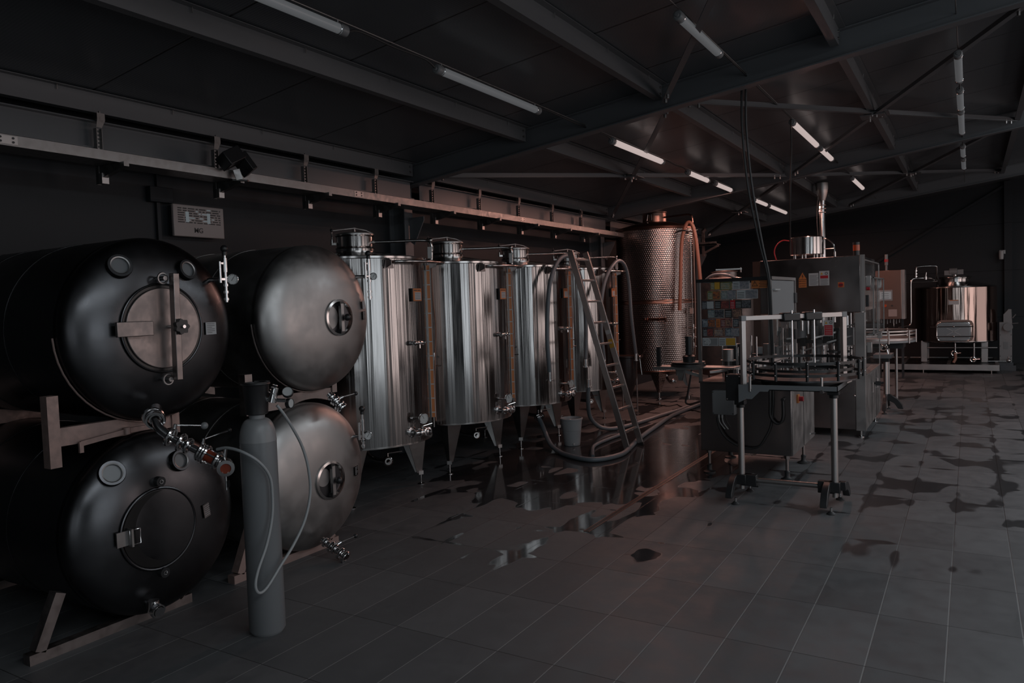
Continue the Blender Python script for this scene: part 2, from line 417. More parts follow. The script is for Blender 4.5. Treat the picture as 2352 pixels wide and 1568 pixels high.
for i, X in enumerate(PX):
    for j, (y0, y1) in enumerate(((1.42, 6.49), (6.63, 11.63), (11.77, 16.78))):
        if i == 4 and j == 0: continue
        purlin(X, y0, y1, 'roof purlin %s, %s' % (PN[i], BN[j]))
# eave beams carrying the cable tray
for y0, y1, lab in ((0.2, 6.48, 'dark eave beam above the horizontal tanks carrying the tray brackets'), (6.64, 11.6, 'dark eave beam behind the upright tanks carrying the tray brackets'),
                    (11.8, 16.8, 'dark eave beam in the far bay behind the dimpled tank')):
    m = M(); m.box(-5.235, -5.125, y0, y1, 2.80, 2.808); m.box(-5.183, -5.177, y0, y1, 2.808, 2.982); m.box(-5.235, -5.125, y0, y1, 2.982, 2.99)
    single('eave_beam', m, K['frame_steel'], lab, 'beam', smooth=0, group='eave beams')
# roof bracing
def brace(p0, p1, lab, node=None, w_=0.05):
    t = thing('roof_brace', lab, 'brace', p0, 'roof bracing')
    m = M(); m.bar(p0, p1, w_, 0.006); m.bar(Vector(p0)+Vector((0, 0, 0.025)), Vector(p1)+Vector((0, 0, 0.025)), 0.006, 0.05); m.obj('angle_bar', K['frame_steel'], t, smooth=0)
    p0 = Vector(p0); p1 = Vector(p1)
    for a in (0.02, 0.04, 0.96, 0.98) + ((0.485, 0.515) if node else ()):
        q = p0.lerp(p1, a); M().cyl(q+Vector((0, 0, -0.035)), q+Vector((0, 0, 0.02)), 0.013, seg=6).obj('bolt', K['galvanised'], t)
    if node:
        q = p0.lerp(p1, 0.5); M().box(q.x-0.12, q.x+0.12, q.y-0.12, q.y+0.12, q.z-0.006, q.z+0.002).obj('gusset_plate', K['frame_steel'], t, smooth=0)
def Z_(x): return ZR(x) + 0.05
P3 = lambda x, y, d=0: (x, y, Z_(x)+d)
brace(P3(-2.2, 6.62), P3(0.5, 11.6, .03), 'dark roof brace from the large rafter towards the right in the middle bay', True)
brace(P3(0.42, 6.66), P3(-2.2, 11.6), 'long dark diagonal roof brace from the upper right corner to the second rafter', True)
brace(P3(-5.1, 6.62, .03), P3(-2.3, 11.6), 'thin steel roof brace running flat above the upright tanks', True)
brace(P3(-2.3, 6.62), P3(-5.05, 11.6), 'dark roof brace above the lit lamp row, falling towards the left wall', True)
brace(P3(-2.3, 6.48), P3(0.4, 1.5), 'dark roof brace in the foreground bay above the second lamp row', False)
brace(P3(-2.2, 11.78), P3(0.5, 16.75, .08), 'dark far bay roof brace rising towards the right', True)
brace(P3(0.5, 11.78, .06), P3(-2.1, 16.75), 'dark far bay roof brace falling towards the chimney pipe', True)
brace(P3(-2.3, 11.78), P3(-5.0, 16.75), 'dark far bay roof brace behind the dimpled tank', True)

# cable tray and its brackets
t = thing('cable_tray', 'long bright metal cable tray running along the left wall', 'cable tray', (-4.96, 6, 2.67))
m = M(); m.box(-5.07, -4.85, 0.2, 11.6, 2.670, 2.674); m.box(-4.853, -4.85, 0.2, 11.6, 2.674, 2.732); m.box(-5.07, -5.067, 0.2, 11.6, 2.674, 2.732)
m.box(-4.862, -4.85, 0.2, 11.6, 2.732, 2.735)
m.obj('channel', K['galvanised'], t, smooth=0)
for y in (2.31, 5.31, 8.31, 11.31):
    m = M(); m.box(-4.85, -4.847, y-0.06, y+0.06, 2.68, 2.728)
    m.obj('joint_plate', K['aluminium'], t, smooth=0)
    for dy in (-0.035, 0.035):
        for z in (2.692, 2.716): M().cyl((-4.847, y+dy, z), (-4.843, y+dy, z), 0.007, seg=8).obj('rivet', K['black_paint'], t)
NB = ('leftmost', 'second', 'third', 'fourth', 'fifth', 'sixth', 'seventh', 'eighth', 'last')
for i in range(9):
    y = 3.01 + 0.9365*i
    t = thing('tray_bracket', '%s slotted tray bracket from the left, hanging from the eave beam' % NB[i], 'bracket', (-5.1, y, 2.99), 'cable tray brackets')
    m = M()
    for a, b2 in ((-0.02, -0.017), (0.017, 0.02)): m.box(-5.115, -5.08, y+a, y+b2, 2.55, 2.93)
    m.box(-5.118, -5.115, y-0.02, y+0.02, 2.55, 2.93)
    for k in range(14):
        z = 2.575 + k*0.026; m.box(-5.083, -5.079, y-0.02, y-0.004, z, z+0.012)
    m.obj('slotted_strut', K['galvanised'], t, smooth=0)
    m = M(); m.prism([(-0.02, 0), (0.02, 0), (0.045, 0.05), (0.045, 0.10), (-0.01, 0.10), (-0.01, 0.05)], (-5.085, y, 2.935), (0, 1, 0), (0, 0, 1), 0.004)
    m.box(-5.12, -5.08, y-0.01, y+0.045, 2.992, 3.03); m.obj('beam_clamp', K['galvanised'], t, smooth=0)
    M().cyl((-5.10, y+0.018, 3.03), (-5.10, y+0.018, 3.05), 0.008, seg=6).obj('bolt', K['chrome'], t)
    m = M(); m.prism([(0, 0), (0.29, 0.055), (0.29, 0.085), (0, 0.085)], (-5.08, y+0.018, 2.583), (1, 0, 0), (0, 0, 1), 0.036)
    m.obj('cantilever_arm', K['galvanised'], t, smooth=0)
    m = M(); m.box(-5.08, -5.04, y-0.024, y+0.024, 2.55, 2.62); m.obj('arm_foot', K['aluminium'], t, smooth=0)

# things on the left wall
t = thing('insect_trap', 'wall-mounted metal insect lamp with slotted front marked MG', 'insect lamp', (-5.45, 4.0, 2.27))
m = M(); m.box(-5.5, -5.43, 3.79, 4.20, 2.275, 2.52); m.obj('housing', K['black_paint'], t, bevel=0.004)
m = M(); m.box(-5.428, -5.40, 3.76, 4.235, 2.268, 2.525); m.obj('front_plate', K['beige_metal'], t, bevel=0.006)
rs = random.Random(3)
mm = M(); ml = M()
for r in range(7):
    z = 2.495 - r*0.0185; y = 3.80
    while y < 4.19:
        L = rs.choice((0.02, 0.035, 0.05, 0.06)); L = min(L, 4.20-y)
        (ml if rs.random() < 0.22 else mm).box(-5.401, -5.3985, y, y+L, z-0.0045, z+0.0045); y += L+0.012
mm.obj('vent_slots', K['ink'], t, smooth=0); ml.obj('lit_slots', K['screen'], t, smooth=0)
for k, (yy, zz) in enumerate(((3.87, 2.43), (4.07, 2.43))): M().box(-5.401, -5.398, yy, yy+0.03, zz-0.045, zz+0.04).obj('lamp_window', K['screen'], t, smooth=0)
text('MG', 0.056, (-5.3985, 3.985, 2.322), (0, 1, 0), (0, 0, 1), K['ink'], t, bold=0.0008)
t = thing('junction_box', 'small dark junction box with conduit on the left wall above the dark-reflecting tank', 'junction box', (-5.47, 3.71, 2.54))
M().box(-5.5, -5.44, 3.60, 3.80, 2.53, 2.65).obj('box', K['wall_panel'], t, bevel=0.004)
M().box(-5.5, -5.47, 3.67, 3.70, 1.9, 2.53).obj('conduit', K['wall_panel'], t, smooth=0)
M().box(-5.5, -5.47, 3.68, 3.70, 2.65, 2.8).obj('conduit', K['wall_panel'], t, smooth=0)
t = thing('floodlight', 'black box-shaped floodlight tilted on the cable tray', 'floodlight', (-4.80, 3.86, 2.735))
R3 = Matrix.Rotation(math.radians(28), 3, 'X') @ Matrix.Rotation(math.radians(-20), 3, 'Y')
m = M(); m.cbox((-4.78, 3.84, 2.81), 0.13, 0.16, 0.11, R3); m.obj('housing', K['black_plastic'], t, bevel=0.006)
m = M(); m.cbox((-4.765, 3.955, 2.778), 0.15, 0.05, 0.15, R3); m.obj('hood', K['black_plastic'], t, bevel=0.004)
m = M(); m.bar((-4.80, 3.90, 2.735), (-4.79, 3.92, 2.66), 0.012, 0.05); m.bar((-4.84, 3.9, 2.66), (-4.74, 3.96, 2.65), 0.03, 0.012); m.obj('mount', K['galvanised'], t, smooth=0)

# lamp rows
def lamp(X, Z, y0, y1, lit, lab):
    t = thing('tube_lamp', lab, 'lamp', (X, (y0+y1)/2, Z), 'tube lamps under the roof')
    r = 0.029 if y0 < 5 else 0.031; e = 0.055
    if lit:
        l = bpy.data.lights.new('lamp_light', 'AREA'); l.shape = 'RECTANGLE'; l.size = 0.06; l.size_y = y1-y0-0.12; l.energy = (24.0 if X < -2 and y0 > 9 else 6)*(y1-y0); l.color = (1, 0.50, 0.40)
        lo = bpy.data.objects.new('lamp_light', l); C.objects.link(lo); lo.parent = t; lo.location = (0, 0, -r-0.006)
    M().cyl((X, y0+e, Z), (X, y1-e, Z), r, seg=20).obj('diffuser', K['lamp_lit' if lit else 'lamp_unlit_glow'], t)
    for a, b2, s in ((y0, y0+e, 1), (y1, y1-e, -1)):
        m = M(); m.lathe([(0.0, -0.012), (0.012, -0.012), (0.012, 0), (r*0.85, 0.0), (r+0.004, 0.008), (r+0.004, e)], (X, a, Z), (0, s, 0), 20)
        m.obj('end_cap', K['grey_light'], t)
        m = M(); m.torus((X, b2+s*0.012, Z), (0, 1, 0), r+0.001, 0.004, 20, 6); m.cyl((X, b2+s*0.012, Z+r), (X, b2+s*0.012, Z+r+0.02), 0.004, seg=6)
        m.obj('hanger_clip', K['chrome'], t)
rows = ((-3.1, 3.25, ((1.9, 3.35, 0, 'unlit tube lamp cut by the top edge, nearest of the left row'), (4.21, 5.65, 0, 'unlit long tube lamp in the foreground bay, second of the left row'),
          (7.14, 8.65, 1, 'lit tube lamp just behind the large rafter in the left row'), (9.54, 10.47, 1, 'lit tube lamp of the left row, fourth from the camera'),
          (10.75, 11.66, 1, 'lit tube lamp of the left row, fifth from the camera, before the second rafter'), (13.02, 14.0, 1, 'lit tube lamp of the left row, second farthest'), (14.1, 15.67, 1, 'farthest lit tube lamp of the left row'))),
        (-1.6, 3.45, ((4.8, 5.76, 0, 'unlit tube lamp of the middle row in the foreground bay'), (8.44, 9.99, 1, 'longest lit tube lamp of the middle row, above the bottling machine'),
          (10.17, 11.14, 1, 'short lit tube lamp of the middle row, right behind the long one'), (13.16, 14.63, 1, 'farthest lit tube lamp of the middle row'))),
        (-0.08, 3.6, ((7.46, 8.43, 0, 'unlit tube lamp at the top of the right row, nearest the camera'), (8.8, 9.74, 0, 'unlit tube lamp of the right row, second from the top'),
          (9.86, 11.23, 0, 'unlit tube lamp of the right row, third from the top'), (12.25, 13.16, 0, 'unlit tube lamp of the right row, second from the bottom'), (13.48, 14.49, 0, 'unlit tube lamp of the right row, lowest in view'))))
RN = ('left', 'middle', 'right')
for ri, (X, Z, ls) in enumerate(rows):
    for a in ls: lamp(X, Z, *a)
    pts = [(X, 0.0, Z+0.052)]
    for (y0, y1, _, _) in ls: pts += [(X, y0-0.02, Z+0.05), (X, y1+0.02, Z+0.05)]
    pts.append((X, 16.8, Z+0.052))
    m = M(); m.tube(pts, 0.0045, 6)
    single('lamp_wire', m, K['galvanised'], 'taut steel wire carrying the %s row of tube lamps' % RN[ri], 'wire', group='lamp wires')
    m = M()
    prev = None
    for (y0, y1, _, _) in ls:
        if prev is not None and y0-prev > 0.25:
            m.tube(smooth_path([(X, prev, Z), (X, prev+0.12, Z+0.035), (X, (prev+y0)/2, Z+0.028), (X, y0-0.12, Z+0.035), (X, y0, Z)], 5), 0.007, 6)
        elif prev is not None: m.tube([(X, prev, Z), (X, y0, Z)], 0.006, 6)
        prev = y1
    single('lamp_cable', m, K['black_rubber'], 'black cable linking the lamps of the %s row' % RN[ri], 'cable', group='lamp cables')
# cables hanging from the middle row
m = M()
for d in (0, 0.035): m.tube(smooth_path([(-1.68+d, 6.72, 3.48), (-1.68+d, 6.7, 3.06), (-1.64+d, 6.7, 2.57), (-1.55+d*.6, 6.7, 2.08), (-1.485+d*.3, 6.7, 1.78), (-1.475+d*.3, 6.72, 1.45), (-1.475+d*.3, 6.74, 1.02), (-1.52+d*.3, 6.76, 0.9)], 8), 0.010, 8)
single('hanging_cable', m, K['black_rubber'], 'thick pair of black cables hanging from the roof down to the labelling machine', 'cable')
m = M(); m.tube(smooth_path([(-1.6, 8.4, 3.47), (-1.615, 8.47, 3.38), (-1.64, 8.6, 3.15), (-1.7, 8.8, 2.6), (-1.80, 9.3, 2.11)], 8), 0.007, 8)
single('hanging_cable', m, K['black_rubber'], 'single thin black cable hanging from the middle lamp row to the filler top', 'cable')
# linear floor drain
t = thing('floor_drain', 'long narrow metal slot drain set in the tiled floor', 'drain', (-2.335, 6.3, 0.0))
m = M(); m.box(-2.362, -2.352, 4.76, 12.0, 0, 0.003); m.box(-2.326, -2.316, 4.76, 12.0, 0, 0.003); m.obj('rim', K['copper_steel'], t, smooth=0)
M().box(-2.352, -2.326, 4.76, 12.0, 0.0, 0.0012).obj('slot', K['black_hole'], t, smooth=0)
# ================================================================ horizontal tanks, stacked two by two
XJ = -3.79; RT = 0.49; DD = 0.15
def dishx(r): return XJ + DD*max(0.0, 1-(r/RT)**2.7)**0.5
def disc(m, x, y, z, r, th, seg=40, nx=(1, 0, 0)):
    n = Vector(nx).normalized(); p = Vector((x, y, z)); return m.cyl(p, p+n*th, r, seg=seg)
def knob_star(m, c, r, n=(1, 0, 0)):
    a, b, d = frame(n); pts = []
    for i in range(28):
        t = 2*PI*i/28; rr = r*(1+0.13*math.cos(7*t)); pts.append((rr*math.cos(t), rr*math.sin(t)))
    m.prism(pts, c, a, b, r*0.7)
def gauge(parent, y, z0, z1, zd, size, x=-3.63, sub='pressure_gauge'):
    # relief and gauge fitting standing beside the head: chrome pipe, black knob on top, round dial
    g = M(); xx = x
    g.cyl((xx, y, z0), (xx, y, z1), 0.009, seg=12)
    for z in (z0+0.01, z0+0.05, zd-0.04, zd+0.05): g.cyl((xx, y, z), (xx, y, z+0.014), 0.015, seg=10)
    g.cyl((xx, y, zd+0.04), (xx, y, zd+0.12), 0.014, seg=14)
    g.cyl((xx, y-0.035, zd-0.02), (xx, y-0.035, zd+0.10), 0.008, seg=10); g.bar((xx, y-0.035, zd), (xx, y, zd), 0.012, 0.012)
    g.bar((xx, y-0.035, zd+0.09), (xx, y, zd+0.09), 0.01, 0.01); g.cyl((xx-0.10, y-0.05, zd), (xx, y, zd), 0.012, seg=12)
    o = g.obj('relief_valve', K['chrome'], parent)
    k = M(); k.cyl((xx, y, z1), (xx, y, z1+0.02), 0.014, seg=14); k.sph((xx, y, z1+0.038), 0.021, 14); k.obj('valve_knob', K['black_plastic'], o)
    dv = Vector((0.82, -0.57, 0.0)).normalized(); c = Vector((xx+0.012, y+size*1.15, zd))
    d = M(); d.lathe([(size*0.7, -0.012), (size, -0.008), (size, 0.012), (size*0.9, 0.014), (size*0.88, 0.009)], c, dv, 28, close=False); d.lathe([(0, -0.012), (size*0.7, -0.012)], c, dv, 20, close=False)
    d.obj('gauge_case', K['chrome'], o)
    f = M().cyl(c+dv*0.0085, c+dv*0.0095, size*0.88, seg=28)
    f.obj('dial', K['dial_face'], o)
    a, b, _ = frame(dv); n = M(); n.bar(c+dv*0.0105-b*size*0.3-a*size*.2, c+dv*0.0105+b*size*0.55+a*size*.35, 0.0025, 0.0008, dv)
    for i in range(11):
        t = math.radians(-40+26*i); q = c+dv*0.0103+(a*math.cos(t)+b*math.sin(t))*size*0.76; n.cbox(q, 0.003, 0.003, 0.003)
    n.obj('needle', K['ink'], o, smooth=0); return o
def plate(parent, x, y, z, wy, hz, style='paper', tilt=0, ny=0.0):
    u = Vector((0, math.cos(tilt), math.sin(tilt))); v = Vector((0, -math.sin(tilt), math.cos(tilt)))
    if ny: u = (u+Vector((-ny, 0, 0))).normalized()
    m = M(); m.prism([(-wy/2, -hz/2), (wy/2, -hz/2), (wy/2, hz/2), (-wy/2, hz/2)], (x, y, z), u, v, 0.002)
    o = m.obj('nameplate', K[style], parent, smooth=0); t = M(); n = u.cross(v)
    for i in range(6):
        w2 = wy*(0.75 if i % 3 else 0.5); zz = -hz*0.36+hz*0.145*i
        t.prism([(-wy*0.4, zz), (-wy*0.4+w2, zz), (-wy*0.4+w2, zz+hz*0.035), (-wy*0.4, zz+hz*0.035)], Vector((x, y, z))+n*0.002, u, v, 0.0006)
    t.obj('printed_lines', K['ink' if style == 'paper' else 'paper'], o, smooth=0); return o
def clamp_ring(m, p, d, R, w_=0.02): m.lathe([(R*0.8, -w_/2), (R, -w_/2), (R*1.08, 0), (R, w_/2), (R*0.8, w_/2)], p, d, 24, close=False)

def htank(lab, Y, Z, shellmat, headmat):
    t = thing('horizontal_tank', lab, 'tank', (XJ, Y, Z-RT), 'stacked horizontal tanks')
    m = M(); m.lathe([(RT*0.6, -5.46), (RT, -5.38), (RT, XJ-0.004)], (0, Y, Z), (1, 0, 0), 96, close=False)
    for k in range(3): m.torus((-4.3-0.45*k, Y, Z), (1, 0, 0), RT, 0.0035, 96, 6)
    m.obj('shell', K[shellmat], t)
    m = M(); pr = [(RT, XJ-0.03)] + [(RT*math.sqrt(max(0, 1-0)) if k == 0 else RT*math.cos(k/24*PI/2)**0.9, 0) for k in range(25)]
    pr = [(RT, XJ-0.03), (RT, XJ)]
    for k in range(1, 25):
        r = RT*math.cos(k/24*PI/2)**0.75; pr.append((max(r, 0.0), dishx(r)))
    m.lathe(pr, (0, Y, Z), (1, 0, 0), 96, close=False); m.obj('front_head', K[headmat], t)
    return t
def foot_frame(t, Y0, Y1, matn):
    # floor frame: long bottom bar, leaning legs and saddle band, front and rear
    for X in (-3.83, -5.1):
        m = M(); m.box(X-0.03, X+0.03, Y0, Y1, 0.0, 0.05)
        m.bar((X, Y0+0.05, 0.05), (X, Y0+0.16, 0.30), 0.05, 0.06, (1, 0, 0)); m.bar((X, Y1-0.05, 0.05), (X, Y1-0.13, 0.21), 0.05, 0.06, (1, 0, 0))
        m.obj('floor_frame', K[matn], t, smooth=0)
def cradle(t, Yc, Zc, Y0, Y1, ztop, zbeam, matn, zlow):
    for X in (-3.84, -5.1):
        m = M(); m.box(X-0.03, X+0.03, Y0, Y0+0.055, zlow, ztop); m.box(X-0.03, X+0.03, Y1-0.045, Y1, zlow+0.06, zbeam+0.14)
        # saddle web following the two tanks
        po = []; n = 14
        for i in range(n+1):
            y = Y0+0.055+(Y1-0.045-Y0-0.055)*i/n; d = y-Yc
            po.append((y, max(zbeam-0.0, min(Zc-math.sqrt(max(0, (RT+0.004)**2-d*d)), zbeam+0.035))))
        lo = []
        for i in range(n, -1, -1):
            y = Y0+0.055+(Y1-0.045-Y0-0.055)*i/n; d = y-(Yc-0.04); zl = Zc-1.04+math.sqrt(max(0, (RT+0.006)**2-d*d)); lo.append((y, max(zl, zbeam-0.055)))
        m.prism(po+lo, (X-0.02, 0, 0), (0, 1, 0), (0, 0, 1), 0.04)
        m.obj('saddle_frame', K[matn], t, smooth=0)
    m = M(); pts = []
    a0 = math.asin(min(0.999, (Yc-Y0-0.01)/(RT+0.012)))
    for i in range(15):
        a = -a0+(a0+0.2)*i/14; pts.append((-3.815, Yc+(RT+0.008)*math.sin(a), Zc-(RT+0.008)*math.cos(a)))
    m.tube(pts, 0.005, 6); m.obj('saddle_edge', K[matn], t)

# ---- upper polished steel tank, dark reflections put into its base colour
Y, Z = 2.46, 1.565
t = htank('dark-reflecting horizontal steel tank on top, with a pale round door and long crossbar', Y, Z, 'steel_dark', 'steel_dark')
XD = dishx(0.2)+0.002
m = M(); m.torus((XD+0.002, Y-0.02, Z+0.005), (1, 0, 0), 0.232, 0.006, 64, 8); m.obj('door_rim', K['steel_dark'], t)
m = M(); disc(m, XD-0.006, Y-0.02, Z+0.005, 0.229, 0.008, 64); m.obj('door_gap', K['black_hole'], t)
m = M(); disc(m, XD+0.001, Y-0.02, Z+0.005, 0.212, 0.012, 64); o = m.obj('round_door', K['steel_worn'], t, bevel=0.004, label='pale round steel door')
m = M(); m.box(XD+0.03, XD+0.05, Y-0.30, Y-0.105, Z-0.03, Z+0.045); m.obj('hinge_bar', K['steel_worn'], o, bevel=0.003)
m = M(); m.bar((XD+0.075, Y+0.01, Z+0.29), (XD+0.075, Y-0.0, Z-0.27), 0.035, 0.04, (1, 0, 0)); m.obj('cross_bar', K['steel_worn'], o, bevel=0.003)
for s in (1, -1):
    m = M(); m.torus((XD+0.035, Y-0.03, Z+0.265*s), (1, 0, 0), 0.027, 0.006, 24, 6); m.cyl((XD-0.02, Y-0.03, Z+0.265*s), (XD+0.06, Y-0.03, Z+0.265*s), 0.012, seg=12); m.obj('bar_lug', K['steel_satin'], o)
m = M(); m.cyl((XD, Y+0.01, Z+0.01), (XD+0.14, Y+0.01, Z+0.01), 0.009, seg=12); m.obj('screw', K['chrome'], o)
m = M(); knob_star(m, (XD+0.10, Y+0.01, Z+0.01), 0.038); m.obj('star_knob', K['black_plastic'], o)
def sight(t, y, z, r=0.055):
    rr = math.hypot(y-t.location.y, z-(t.location.z+RT)); x = dishx(rr); sl = (dishx(rr-0.02)-dishx(rr+0.02))/0.04
    n = Vector((1, (y-t.location.y)/rr*sl, (z-t.location.z-RT)/rr*sl)).normalized(); c = Vector((x-0.012, y, z))
    m = M(); m.lathe([(r*1.25, 0), (r*1.25, 0.032), (r*1.18, 0.038), (r*0.95, 0.038), (r*0.92, 0.02)], c, n, 36, close=False); o = m.obj('sight_glass', K['steel_dark'], t)
    m = M(); m.lathe([(r*0.92, 0.018), (r*0.84, 0.036), (r*0.95, 0.0385)], c, n, 36, close=False); m.obj('inner_ring', K['steel_satin'], o)
    m = M(); m.cyl(c+n*0.017, c+n*0.021, r*0.9, seg=36); m.obj('pane', K['grey_paint'], o)
sight(t, 2.245, 1.885, 0.05); sight(t, 2.61, 1.875, 0.046)
plate(t, dishx(0.28)+0.004, 2.74, 1.555, 0.085, 0.068, ny=0.25)
gauge(t, 2.83, 1.70, 1.965, 1.83, 0.032, x=-3.62)
cradle(t, Y, Z, 1.915, 2.62, 1.262, 1.065, 'rusty_steel', 0.91)
m = M(); m.bar((-3.80, 2.06, 1.01), (-3.80, 2.30, 1.035), 0.012, 0.025); m.bar((-3.80, 2.30, 1.037), (-3.80, 2.5, 1.037), 0.012, 0.025); m.box(-3.807, -3.793, 2.05, 2.07, 0.965, 1.02); m.cyl((-3.795, 2.3, 1.02), (-3.795, 2.3, 1.055), 0.018, seg=14)
m.obj('latch_strip', K['rusty_steel'], t)
# outlet manifold hanging from the bottom of the head
m = M(); A = [Vector(p) for p in ((-3.64, 2.37, 1.15), (-3.52, 2.285, 1.11), (-3.44, 2.31, 1.025), (-3.38, 2.40, 0.955), (-3.32, 2.47, 0.915), (-3.24, 2.47, 0.872), (-3.21, 2.435, 0.885))]
dirm = (A[6]-A[2]).normalized()
m = M(); m.cyl(A[0], A[1], 0.03, seg=20); clamp_ring(m, A[1], A[1]-A[0], 0.046, 0.03); clamp_ring(m, A[1]+Vector((-.03, 0.01, .012)), A[1]-A[0], 0.05, 0.02)
m.tube(smooth_path([A[1], A[1]+Vector((0.03, 0.0, -0.04)), A[2]], 6), 0.024, 14); o = m.obj('outlet_pipe', K['chrome'], t)
m = M(); L = (A[6]-A[2]).length
m.cyl(A[2]-dirm*0.02, A[2]+dirm*L, 0.019, seg=18)
for q, R in ((0.0, 0.048), (0.06, 0.045), (0.10, 0.040), (0.17, 0.044), (0.185, 0.044)): clamp_ring(m, A[2]+dirm*q, dirm, R, 0.016)
m.obj('valve_pipe', K['chrome'], o)
g0 = A[2]+dirm*0.20; g1 = A[2]+dirm*0.265
m = M(); m.cyl(g0, g1, 0.030, seg=20); m.obj('sample_window', K['amber_liquid'], o, label='amber liquid behind the sight window')
m = M(); clamp_ring(m, g0, dirm, 0.046, 0.016); clamp_ring(m, g1, dirm, 0.046, 0.016)
a, b2, _ = frame(dirm)
for i in range(3):
    tt = i*2*PI/3+0.5; off = (a*math.cos(tt)+b2*math.sin(tt))*0.038; m.cyl(g0+off, g1+off, 0.004, seg=6)
m.cyl(g1+dirm*0.01, g1+dirm*0.04, 0.032, seg=20); m.obj('window_cage', K['chrome'], o)
e0 = g1+dirm*0.045; ed = Vector((0.75, -0.55, -0.15)).normalized()
m = M(); m.sph(e0, 0.034, 16); m.cyl(e0, e0+ed*0.055, 0.036, seg=24); m.lathe([(0.042, 0.05), (0.042, 0.062), (0.026, 0.064), (0.026, 0.05)], e0, ed, 24, close=False); m.obj('end_elbow', K['chrome'], o)
m = M(); m.cyl(e0+ed*0.052, e0+ed*0.056, 0.027, seg=20); m.obj('end_window', K['amber_liquid'], o)
m = M(); m.cyl(e0+Vector((0, 0, -0.03)), e0+Vector((0, 0, -0.06)), 0.008, 0.006, 10); m.obj('drip_nozzle', K['amber_glass'], o)
m = M(); m.cyl(e0+Vector((0, 0, -0.06)), e0+Vector((0.0, 0, -0.13)), 0.005, seg=8); m.cbox(e0+Vector((0, 0.008, -0.10)), 0.012, 0.02, 0.035); m.obj('drip_tap', K['chrome'], o)
for q, h0, hv, ballmat in ((0.015, 0.05, (0.05, 0.13, -0.02), 'grey_light'), (0.175, 0.05, (0.02, 0.14, 0.025), 'black_plastic'), (0.30, 0.06, (0.06, 0.17, -0.02), 'black_plastic')):
    p = A[2]+dirm*q; m = M(); m.cyl(p, p+Vector((0.01, 0.01, h0+0.02)), 0.009, seg=12); q1 = p+Vector((0.01, 0.01, h0+0.015)); m.cyl(q1, q1+Vector(hv), 0.0045, seg=8); m.obj('valve_lever', K['chrome'], o)
    M().sph(q1+Vector(hv), 0.019 if ballmat != 'black_plastic' else 0.012, 12).obj('lever_ball', K[ballmat], o)

# ---- lower polished steel tank, base colour darkened for its reflections too
Y, Z = 2.41, 0.53
t = htank('dark-reflecting horizontal steel tank on the floor, with a dark open round manway', Y, Z, 'steel_dark', 'steel_dark')
ZM = 0.52; YM = 2.355; XM = dishx(0.2)
m = M(); m.torus((XM+0.0, YM, ZM), (1, 0, 0), 0.212, 0.008, 64, 8); m.torus((XM-0.004, YM, ZM), (1, 0, 0), 0.195, 0.004, 64, 8); m.obj('manway_rim', K['steel_dark'], t)
m = M(); disc(m, XM-0.01, YM, ZM, 0.20, 0.011, 64); m.obj('manway_door', K['black_hole'], t, label='dark round manway')
m = M(); m.box(XM+0.006, XM+0.016, YM-0.24, YM-0.18, ZM-0.035, ZM+0.04); m.box(XM+0.01, XM+0.05, YM-0.182, YM-0.172, ZM-0.04, ZM+0.05); m.obj('hinge_plate', K['steel_satin'], t, smooth=0)
m = M(); m.tube([(XM+0.03, YM-0.16, ZM+0.04), (XM+0.03, YM-0.125, ZM+0.04), (XM+0.03, YM-0.125, ZM-0.035), (XM+0.03, YM-0.16, ZM-0.035), (XM+0.03, YM-0.18, ZM-0.03), (XM+0.03, YM-0.18, ZM+0.04)], 0.004, 8, closed=True); m.obj('hinge_loop', K['chrome'], t)
sight(t, 2.15, 0.845, 0.052); sight(t, 2.50, 0.845, 0.046)
for yy, zz in ((2.365, 0.768), (2.36, 0.285)):
    xx = dishx(math.hypot(yy-Y, zz-Z)); m = M(); disc(m, xx-0.03, yy, zz, 0.026, 0.06, 24); o = m.obj('boss', K['black_plastic'], t)
    m = M(); m.torus((xx+0.031, yy, zz), (1, 0, 0), 0.010, 0.003, 20, 6); m.obj('boss_bolt', K['chrome'], o)
plate(t, dishx(0.29)+0.006, 2.66, 0.545, 0.09, 0.075, 'steel_satin', tilt=0.12, ny=0.35)
m = M(); m.cyl((-3.70, 2.31, 0.12), (-3.60, 2.30, 0.10), 0.026, seg=20); clamp_ring(m, (-3.62, 2.30, 0.105), (1, 0, -.2), 0.036, 0.03); m.cyl((-3.66, 2.305, 0.09), (-3.66, 2.305, 0.15), 0.03, seg=16); m.obj('drain_fitting', K['chrome'], t)
foot_frame(t, 1.76, 2.63, 'steel_worn')

# ---- steel tanks
def port(t, y, z, r, ang_mat='black_hole'):
    rr = math.hypot(y-t.location.y, z-(t.location.z+RT)); x = dishx(rr)+0.004
    m = M(); m.lathe([(r*1.12, -0.012), (r*1.14, 0.008), (r*1.0, 0.012), (r*0.92, -0.004)], (x, y, z), (1, 0, 0), 56, close=False); o = m.obj('manway_ring', K['steel_polished'], t)
    m = M(); disc(m, x-0.02, y, z, r*0.95, 0.016, 56); m.obj('manway_cover', K['steel_dark'], o)
    m = M(); m.bar((x+0.02, y+0.004, z+r*0.86), (x+0.02, y+0.004, z-r*0.86), 0.026, 0.022, (1, 0, 0)); m.obj('clamp_bar', K['steel_satin'], o)
    for s in (1, -1): M().cbox((x+0.012, y+0.002, z+s*r*0.86), 0.035, 0.034, 0.03).obj('bar_lug', K['black_plastic'], o, smooth=0)
    m = M(); m.cyl((x, y+0.022, z), (x+0.05, y+0.022, z), 0.01, seg=12); m.sph((x+0.055, y+0.022, z), 0.024, 16); m.obj('ball_knob', K['black_plastic'], o)
